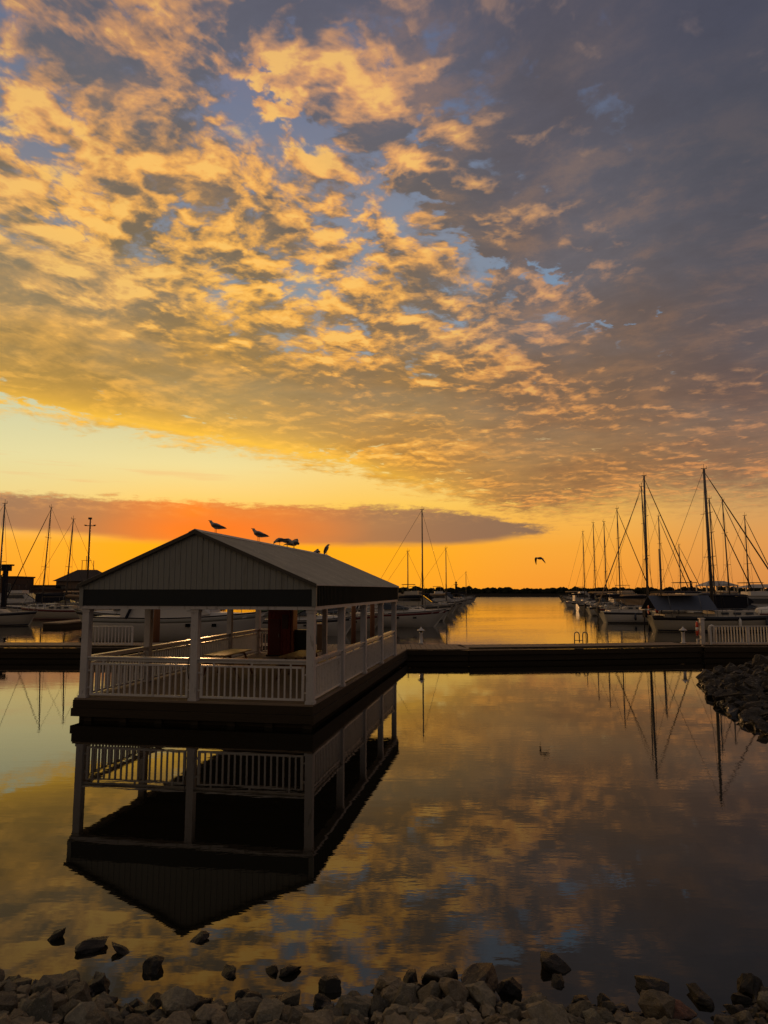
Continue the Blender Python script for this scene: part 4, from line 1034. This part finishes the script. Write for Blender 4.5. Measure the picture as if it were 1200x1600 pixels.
m = MB(); m.box(-.17, .12, -.1, .1, 9.6, 9.78); m.build('sensor_box', M_WIRE, t)
p = reach(7, 925, 75)
t = thing('boat_hoist', 'dark T shaped boat hoist column near the left edge', 'hoist', (p.x, 75, 0))
m = MB(); m.box(-.2, .2, -.2, .2, -.2, 5.95); m.bar((-.3, 0, 5.0), (-1.3, 0, 4.4), .08, .1); m.build('column', M_CANV_D, t)
m = MB(); m.box(-1.6, .75, -.3, .3, 5.955, 6.12); m.box(-.35, .5, -.3, .3, 5.4, 5.95-.003); m.build('top_beam', M_CANV_D, t)

# ------------------------------------------------------------------ far buildings
def house(label, px, Y, w, dp, eave, apex, wall, rz=0, hip=True, name='house', extras=True):
    X = (px-600)/1079.17*Y
    t = thing(name, label, 'building', (X, Y, 1.1), rz)
    m = MB(); m.box(-w/2, w/2, -dp/2, dp/2, -.5, eave); m.build('wall', wall, t)
    m = MB(); o = .6; z0 = eave+.003
    if hip:
        k = w*.28
        m.add([(-w/2-o, -dp/2-o, z0), (w/2+o, -dp/2-o, z0), (w/2+o, dp/2+o, z0), (-w/2-o, dp/2+o, z0), (-w/2+k, 0, apex), (w/2-k, 0, apex)], [(0, 1, 5, 4), (1, 2, 5), (2, 3, 4, 5), (3, 0, 4), (3, 2, 1, 0)])
    else: m.box(-w/2-.2, w/2+.2, -dp/2-.2, dp/2+.2, z0, apex)
    m.build('roof', M_ROOF2, t)
    n = max(2, int(w/3))
    for i in range(n):
        x = -w/2 + w*(i+.5)/n
        m = MB(); m.box(x-.5, x+.5, -dp/2-.03, -dp/2+.02, eave*.35, eave*.75); f = m.build('window', M_TRIM, t)
        m = MB(); m.box(x-.43, x+.43, -dp/2-.05, -dp/2-.031, eave*.37, eave*.73); m.build('pane', M_GLASS, f)
    return t
h = house('grey hip roofed house with aerials behind the left end of the pavilion roof', 138, 150, 9.5, 8, 4.1, 6.6, M_BRICK)
for x, z in ((-.3, 8.6), (1.3, 7.6), (-1.2, 7.5)):
    m = MB(); m.tube([(x, 0, 6.3), (x, 0, z+1.0)], .07, 5)
    if x == -.3: m.tube([(x-1.1, 0, z), (x+1.1, 0, z)], .05, 5)
    m.build('aerial', M_WIRE, h)
house('long low brown building at the left edge behind the boats', 8, 142, 9, 7, 4.7, 5.0, M_BRICK2, hip=False)
house('long flat roofed shed between the low brown building and the hip roofed house', 62, 150, 15, 8, 3.0, 3.3, M_BRICK, hip=False)
house('flat roofed annex left of the hip roofed house', 105, 140, 10, 6, 2.3, 2.55, M_BRICK2, hip=False)
def shelter(label, px, Y, w, dp, h0, h1):
    X = (px-600)/1079.17*Y; t = thing('shelter', label, 'shelter', (X, Y, 1.1))
    m = MB(); m.add([(-w/2, -dp/2, h0), (w/2, -dp/2, h0), (w/2, dp/2, h0), (-w/2, dp/2, h0), (-w*.22, 0, h1), (w*.22, 0, h1)], [(0, 1, 5, 4), (1, 2, 5), (2, 3, 4, 5), (3, 0, 4), (3, 2, 1, 0)]); m.build('roof', M_GEL2, t)
    for sx in (-1, -.33, .33, 1):
        for sy in (-1, 1): m = MB(); m.box(sx*(w/2-.6)-.15, sx*(w/2-.6)+.15, sy*(dp/2-.5)-.15, sy*(dp/2-.5)+.15, -.4, h0-.003); m.build('post', M_GEL2, t)
shelter('pale roofed waterfront shelter behind the right hand masts', 1117, 190, 9.5, 7, 3.3, 4.7); shelter('long pale shelter roof at the right edge on the shore', 1188, 215, 15, 8, 2.9, 4.0)
def beacon(label, px, Y, zt):
    X = (px-600)/1079.17*Y; t = thing('beacon', label, 'beacon', (X, Y, 0), 0, 'small harbour light beacons')
    m = MB(); m.lathe([(.7, -.5), (.45, zt*.75), (.45, zt*.78)], n=10); m.build('tower', M_CANV_D, t)
    m = MB(); m.lathe([(.8, zt*.782), (.8, zt*.82), (.35, zt*.821), (.35, zt*.93), (.6, zt*.931), (.1, zt)], n=10); m.build('lantern', M_CANV_D, t)
beacon('small dark harbour beacon behind the left row of masts', 712, 300, 7.0); beacon('small dark harbour beacon behind the right row of masts', 1077, 300, 7.4)
def far_trees():
    rnd = random.Random(3); m = MB()
    bm = bmesh.new(); bmesh.ops.create_icosphere(bm, subdivisions=2, radius=1); V = [v.co.copy() for v in bm.verts]; Fc = [tuple(v.index for v in f.verts) for f in bm.faces]; bm.free()
    x = -330
    while x < 420:
        hump = 1 + .22*noise.noise(Vector((x*.02, 0, 0))) + .25*noise.noise(Vector((x*.11, 5, 0)))
        for k in range(4):
            r = rnd.uniform(.7, 1.5); z = rnd.uniform(.4, 2.5 if k else 1.4)*hump; y = 346+rnd.uniform(-1.5, 6)
            q = Vector((rnd.random()*50, x, 0))
            m.add([Vector((x+rnd.uniform(-.1, .1)+v.x*r*1.3, y+v.y*r, 1.2+z+v.z*r*(.95+.0*k))) + v*(noise.noise(v*2.2+q)*r*.55) for v in V], Fc)
        x += rnd.uniform(.9, 1.7)
    tag(m.build('far_trees', M_TREE, kind='stuff'), 'dark line of trees and scrub along the far breakwater', 'trees')
    b = MB(); b.add([(x, y, z) for x in (-700, 900) for y, z in ((338.5, -.4), (342, 1.5), (352, 1.7), (360, 1.0))], [(0, 4, 5, 1), (1, 5, 6, 2), (2, 6, 7, 3)]); b.build('breakwater', M_GRASS, kind='structure')
far_trees()

# ------------------------------------------------------------------ gulls
def gull(label, loc, rz, pose='stand', s=1.0):
    t = thing('gull', label, 'gull', loc, rz, 'gulls perched on the pavilion ridge')
    # spine from tail to beak, x forward
    if pose == 'stand': sp = [(-.27, .13), (-.20, .145), (-.10, .175), (0, .20), (.08, .235), (.125, .285), (.155, .325), (.175, .335)]
    elif pose == 'preen': sp = [(-.24, .20), (-.17, .20), (-.08, .205), (.02, .20), (.09, .18), (.14, .15), (.17, .12), (.185, .10)]
    elif pose == 'tuck': sp = [(-.2, .10), (-.14, .11), (-.06, .13), (.02, .15), (.07, .175), (.08, .205), (.07, .225), (.05, .23)]
    else: sp = [(-.10, .02), (-.085, .08), (-.055, .16), (-.015, .25), (.02, .32), (.045, .365), (.075, .385), (.10, .385)]
    rad = [.008, .026, .062, .078, .060, .036, .036, .018]
    m = MB(); rings = []
    for i, ((x, z), r) in enumerate(zip(sp, rad)):
        a, b = Vector((sp[max(0, i-1)][0], 0, sp[max(0, i-1)][1])), Vector((sp[min(7, i+1)][0], 0, sp[min(7, i+1)][1])); d = (b-a).normalized(); up = Vector((-d.z, 0, d.x))
        wy = .92 if i > 1 else (2.6 if i == 0 else 1.5)
        rings.append([Vector((x, 0, z)) + Vector((0, 1, 0))*(r*wy*cos(2*pi*j/12)) + up*(r*sin(2*pi*j/12)) for j in range(12)])
    m.loft(rings); body = m.build('body', M_GULLW, t)
    for s_ in (-1, 1):
        m = MB(); P = [Vector((x, s_*y, z)) for x, y, z in ((.06, .066, sp[4][1]-.03), (-.02, .080, sp[3][1]+.01), (-.12, .066, sp[2][1]+.008), (-.24, .02, sp[0][1]+.03), (-.31, .006, sp[0][1]+.0))]
        if pose == 'upright': P = [Vector((x, s_*y, z)) for x, y, z in ((.03, .055, .30), (-.02, .078, .24), (-.07, .06, .14), (-.10, .02, .04), (-.11, .006, -.0))]
        if pose == 'tuck': P = [p+Vector((.04, 0, -.02)) for p in P]
        m.tube(P, [.03, .04, .034, .014, .004], 8); m.build('wing', M_GULLG, t)
        m = MB(); m.tube([(.0, s_*.03, .13 if pose != 'tuck' else .10), (.0, s_*.032, .0)], .006, 5); m.box(-.01, .045, s_*.032-.014, s_*.032+.014, .0, .006); m.build('leg', M_BEAK, t)
    x, z = sp[-1]; dx, dz = (x-sp[-2][0]), (z-sp[-2][1]); l = hypot(dx, dz); dx, dz = dx/l, dz/l
    m = MB(); m.tube([(x-.01*dx, 0, z), (x+.03*dx, 0, z+.03*dz-.003), (x+.055*dx, 0, z+.055*dz-.012)], [.014, .010, .003], 7); m.build('beak', M_BEAK, t)
    for s_ in (-1, 1): m = MB(); m.lathe([(.001, -.005), (.005, 0), (.001, .005)], n=6); m.build('eye', M_STRIPE, t, loc=(sp[-2][0]+.008, s_*.033, sp[-2][1]+.008))
    t.scale = (s, s, s); return t
RZ = 4.924 + .02
def ridge(px):
    # distance along the ridge for an image column
    best = None
    for i in range(400):
        y = -.2 + i*(GL+.4)/399; p = pavloc(-GW/2, y, RZ)
        u = 600 + 1079.17*p.x/(p.y*cos(R(6.43)) + (p.z-CAM_H)*sin(R(6.43)))
        if best is None or abs(u-px) < best[0]: best = (abs(u-px), p)
    return best[1]
for px, rz, pose, s, lab in ((337, pi-.3, 'stand', 1.05, 'standing gull nearest the front peak of the pavilion roof'), (404, pi-.4, 'stand', 1.25, 'standing gull second from the front of the ridge'),
    (437, pi+.2, 'preen', 1.05, 'gull bending its head down, left of the group of three'), (449, -.2, 'preen', 1.2, 'middle gull of the group of three, head lowered'), (459, .5, 'tuck', 1.5, 'right gull of the group of three, head up'),
    (495, 1.2, 'tuck', 1.1, 'small resting gull just behind the ridge'), (511, -.4, 'upright', 1.15, 'upright gull at the far end of the ridge')):
    p = ridge(px); gull(lab, (p.x, p.y, p.z - (.12 if px == 495 else .035)), rz, pose, s*1.05)
def flying():
    p = reach(843, 873, 37)
    t = thing('flying_gull', 'dark gull in flight low over the fairway', 'gull', tuple(p), pi+.35); t.scale = (.72, .72, .72)
    m = MB(); sp = [(-.34, 0, .015, 2.6), (-.24, .01, .04, 1.2), (-.1, .02, .085, 1), (.05, .03, .09, 1), (.17, .04, .055, 1), (.24, .045, .05, 1), (.29, .04, .02, 1), (.34, .03, .006, 1)]
    m.loft([[Vector((x, r*w*cos(2*pi*j/10), z+r*sin(2*pi*j/10))) for j in range(10)] for x, z, r, w in sp]); m.build('body', M_GULLW, t)
    for s_, tip in ((-1, -.42), (1, -.36)):
        m = MB(); st = [(.06, 0, .02, .26, .03), (.10, .25, .10, .24, .022), (.06, .42, -.02, .20, .016), (-.02, .55, -.2, .14, .01), (-.10, .62, tip, .04, .004)]
        rings = []
        for x, y, z, c, th in st: rings.append([Vector((x+c*.5, s_*y, z)), Vector((x, s_*y, z+th)), Vector((x-c*.5, s_*y, z)), Vector((x, s_*y, z-th))])
        m.loft(rings); m.build('wing', M_GULLG, t)
flying()

# ------------------------------------------------------------------ rocks
def rock_mesh(seed, sx=1, sy=1, sz=.7, m_=None):
    rnd = random.Random(seed); bm = bmesh.new()
    for i in range(22):
        v = Vector((rnd.gauss(0, 1), rnd.gauss(0, 1), rnd.gauss(0, 1))).normalized()*rnd.uniform(.82, 1.1)
        bm.verts.new((v.x*sx, v.y*sy, v.z*sz))
    r = bmesh.ops.convex_hull(bm, input=bm.verts)
    bmesh.ops.delete(bm, geom=[g for g in r['geom_interior'] if isinstance(g, bmesh.types.BMVert)], context='VERTS')
    bmesh.ops.dissolve_limit(bm, angle_limit=R(14), verts=bm.verts, edges=bm.edges)
    bmesh.ops.bevel(bm, geom=bm.edges[:], offset=.028, segments=1, affect='EDGES', profile=.6)
    bmesh.ops.triangulate(bm, faces=bm.faces)
    bmesh.ops.subdivide_edges(bm, edges=[e for e in bm.edges if e.calc_length() > .26], cuts=2, use_grid_fill=True)
    bmesh.ops.triangulate(bm, faces=bm.faces)
    q = Vector((seed*3.7, 1, 2))
    for v in bm.verts: v.co += v.co.normalized()*(noise.fractal(v.co*1.9+q, .8, 2.1, 5)*.13)
    bmesh.ops.recalc_face_normals(bm, faces=bm.faces)
    me = bpy.data.meshes.new('rock'); bm.to_mesh(me); bm.free()
    me.materials.append(m_ or M_ROCK)
    return me
RM = [rock_mesh(i+1, *((1.25, .9, .72), (1.0, 1.0, .8), (1.35, .8, .6), (.9, 1.1, .95))[i % 4]) for i in range(16)]
def rock(x, y, z, s, label, group, me=None, rot=None, sc=(1, 1, 1)):
    o = bpy.data.objects.new('rock', me or random.choice(RM)); C.objects.link(o)
    o.location = (x, y, z); o.rotation_euler = rot or (random.uniform(-.5, .5), random.uniform(-.5, .5), random.uniform(0, 6.28)); o.scale = (s*sc[0], s*sc[1], s*sc[2])
    return tag(o, label, 'rock', group)
VD = [([v.co.copy() for v in me.vertices], [tuple(p_.vertices) for p_ in me.polygons]) for me in RM[:8]]
RD = []
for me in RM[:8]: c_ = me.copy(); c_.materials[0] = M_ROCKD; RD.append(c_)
RWET = []
for me in RM: c_ = me.copy(); c_.materials[0] = M_ROCKW; RWET.append(c_)
RL = 'grey brown angular boulder lying among the rocks of the near shore'
rnd = random.Random(11); random.seed(5); cnt = 0
pool = []
for j in range(15):
    for i in range(66):
        x = -4.6 + i*.142 + rnd.uniform(-.05, .05); y = 4.86 + j*.125 + rnd.uniform(-.05, .05)
        lim = shore_y(x) + (.22 if rnd.random() < .3 else .02)
        if y > lim or abs(x) > .62*y + .35: continue
        if y > shore_y(x) - .12 and x > .3 and rnd.random() < .4: continue
        pool.append((x, y, rnd.choice((.055, .06, .065, .07, .075, .08, .085, .095, .115, .14)) * rnd.uniform(.85, 1.15)))
fill = [q for q in pool if q[1] < 5.16]; pool = [q for q in pool if q[1] >= 5.16]
pool.sort(key=lambda q: -q[2]); fill += pool[190:]; pool = pool[:190]
for x, y, s in pool:
    rock(x, y, ground_z(x, y) + s*rnd.uniform(.2, .7), s, RL, 'riprap boulders of the near shore'); cnt += 1
for px, py, s, lab, sc in ((88, 1466, .075, 'small dark rock standing alone in the water at the far left', (1, 1, 1.3)), (142, 1481, .14, 'dark rounded rock standing in the water right of the small leftmost one', (1.2, .9, .7)),
    (190, 1487, .085, 'small dark rock in the shallows in front of the golden reflection', (1.1, 1, .7)), (311, 1469, .085, 'small dark rock under the tip of the roof reflection', (1.15, 1, .6)), (358, 1520, .09, 'low dark rock in the shallows left of the middle', (1.3, .9, .5)),
    (424, 1518, .07, 'tiny dark rock breaking the water near the middle', (1, 1, .7)), (452, 1520, .085, 'dark pointed rock breaking the water near the middle', (1, 1, 1)), (240, 1512, .13, 'dark upright rock at the water edge on the left', (.9, .9, 1.1)),
    (516, 1545, .10, 'squat dark rock at the water edge near the middle', (1, 1, 1)), (748, 1540, .24, 'largest dark mossy boulder at the water edge, right of the middle', (1.05, .8, .8)), (794, 1550, .13, 'dark upright rock against the right side of the largest boulder', (.8, .8, 1.3)),
    (680, 1540, .11, 'dark rock left of the largest boulder', (1.2, 1, .8)), (865, 1512, .15, 'flat dark rock standing alone in the water right of the largest boulder', (1.15, .8, .75)), (871, 1538, .08, 'small dark rock just below the flat lone rock', (1.1, 1, .7)),
    (1022, 1548, .13, 'dark wedge shaped rock in the shallows on the right', (1.2, .9, .9)), (1095, 1562, .11, 'dark rock in the shallows behind the pink boulder', (1.1, .9, 1)), (1172, 1550, .13, 'dark rock in the shallows at the right edge', (1, .9, 1)),
    (905, 1568, .10, 'low dark rock awash right of the middle', (1.3, .9, .6))):
    p = spot(px, py); rock(p.x, p.y, s*.12, s, lab, None, me=random.choice(RWET), sc=sc); cnt += 1
p = spot(1056, 1582, .12); rock(p.x, p.y, .12, .17, 'pink brown boulder, the reddest one, at the lower right', None, me=rock_mesh(77, 1.3, .8, .6, M_ROCKPINK), rot=(.1, 0, .2), sc=(.8, .8, .8)); cnt += 1
p = spot(480, 1140); p = spot(842, 1577, .1); rock(p.x, p.y, .08, .15, 'pale grey boulder right of the middle near the bottom edge', None, rot=(.2, .1, 1)); cnt += 1
# right-hand bank: the nearest ones as rocks of their own, the others as one mass
cand = []
for j in range(190):
    for i in range(112):
        x = 8.6 + i*.18 + rnd.uniform(-.07, .07); y = 9.0 + j*.155 + rnd.uniform(-.08, .08)
        d = bank_d(x, y)
        if d < -.25 or d > 5.5 or x > .60*y + 1.0: continue
        cand.append((x, y, .06 + .20*rnd.random()**2.2 + (.14 if rnd.random() < .05 else 0)))
vis = [q for q in cand if q[0] < .56*q[1]+.2]
vis.sort(key=lambda q: q[1]-q[2]*12)
NB = 298 - cnt; near = set(vis[:NB])
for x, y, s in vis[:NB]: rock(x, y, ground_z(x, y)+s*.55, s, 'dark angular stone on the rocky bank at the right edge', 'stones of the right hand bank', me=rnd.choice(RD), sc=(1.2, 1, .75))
mm = MB()
for q in cand:
    if q in near: continue
    x, y, s = q; V, F_ = rnd.choice(VD)
    M = Matrix.Translation((x, y, ground_z(x, y)+s*rnd.uniform(.3, .9))) @ Matrix.Rotation(rnd.uniform(0, 6.28), 4, 'Z') @ Matrix.Rotation(rnd.uniform(-.9, .9), 4, 'X') @ Matrix.Scale(s, 4)
    mm.add([M @ v for v in V], F_)
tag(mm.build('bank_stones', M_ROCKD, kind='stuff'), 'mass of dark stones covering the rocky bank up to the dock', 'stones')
mm = MB()
for i in range(1500 + len(fill)):     # the smaller boulders and chips between the boulders of the near shore
    if i < len(fill): x, y, s = fill[i]
    else: x = rnd.uniform(-4.6, 4.6); y = rnd.uniform(4.9, shore_y(x)+.12); s = rnd.uniform(.02, .045); V, F_ = rnd.choice(VD[:4])
    M = Matrix.Translation((x, y, ground_z(x, y)+s*.2)) @ Matrix.Rotation(rnd.uniform(0, 6.28), 4, 'Z') @ Matrix.Rotation(rnd.uniform(-.8, .8), 4, 'X') @ Matrix.Scale(s, 4)
    mm.add([M @ v for v in V], F_)
tag(mm.build('small_stones', M_ROCK, kind='stuff'), 'small broken stones filling the gaps between the near shore boulders', 'gravel')
print('rocks', cnt, 'bank', NB, 'cand', len(cand), 'objects', len(C.objects))
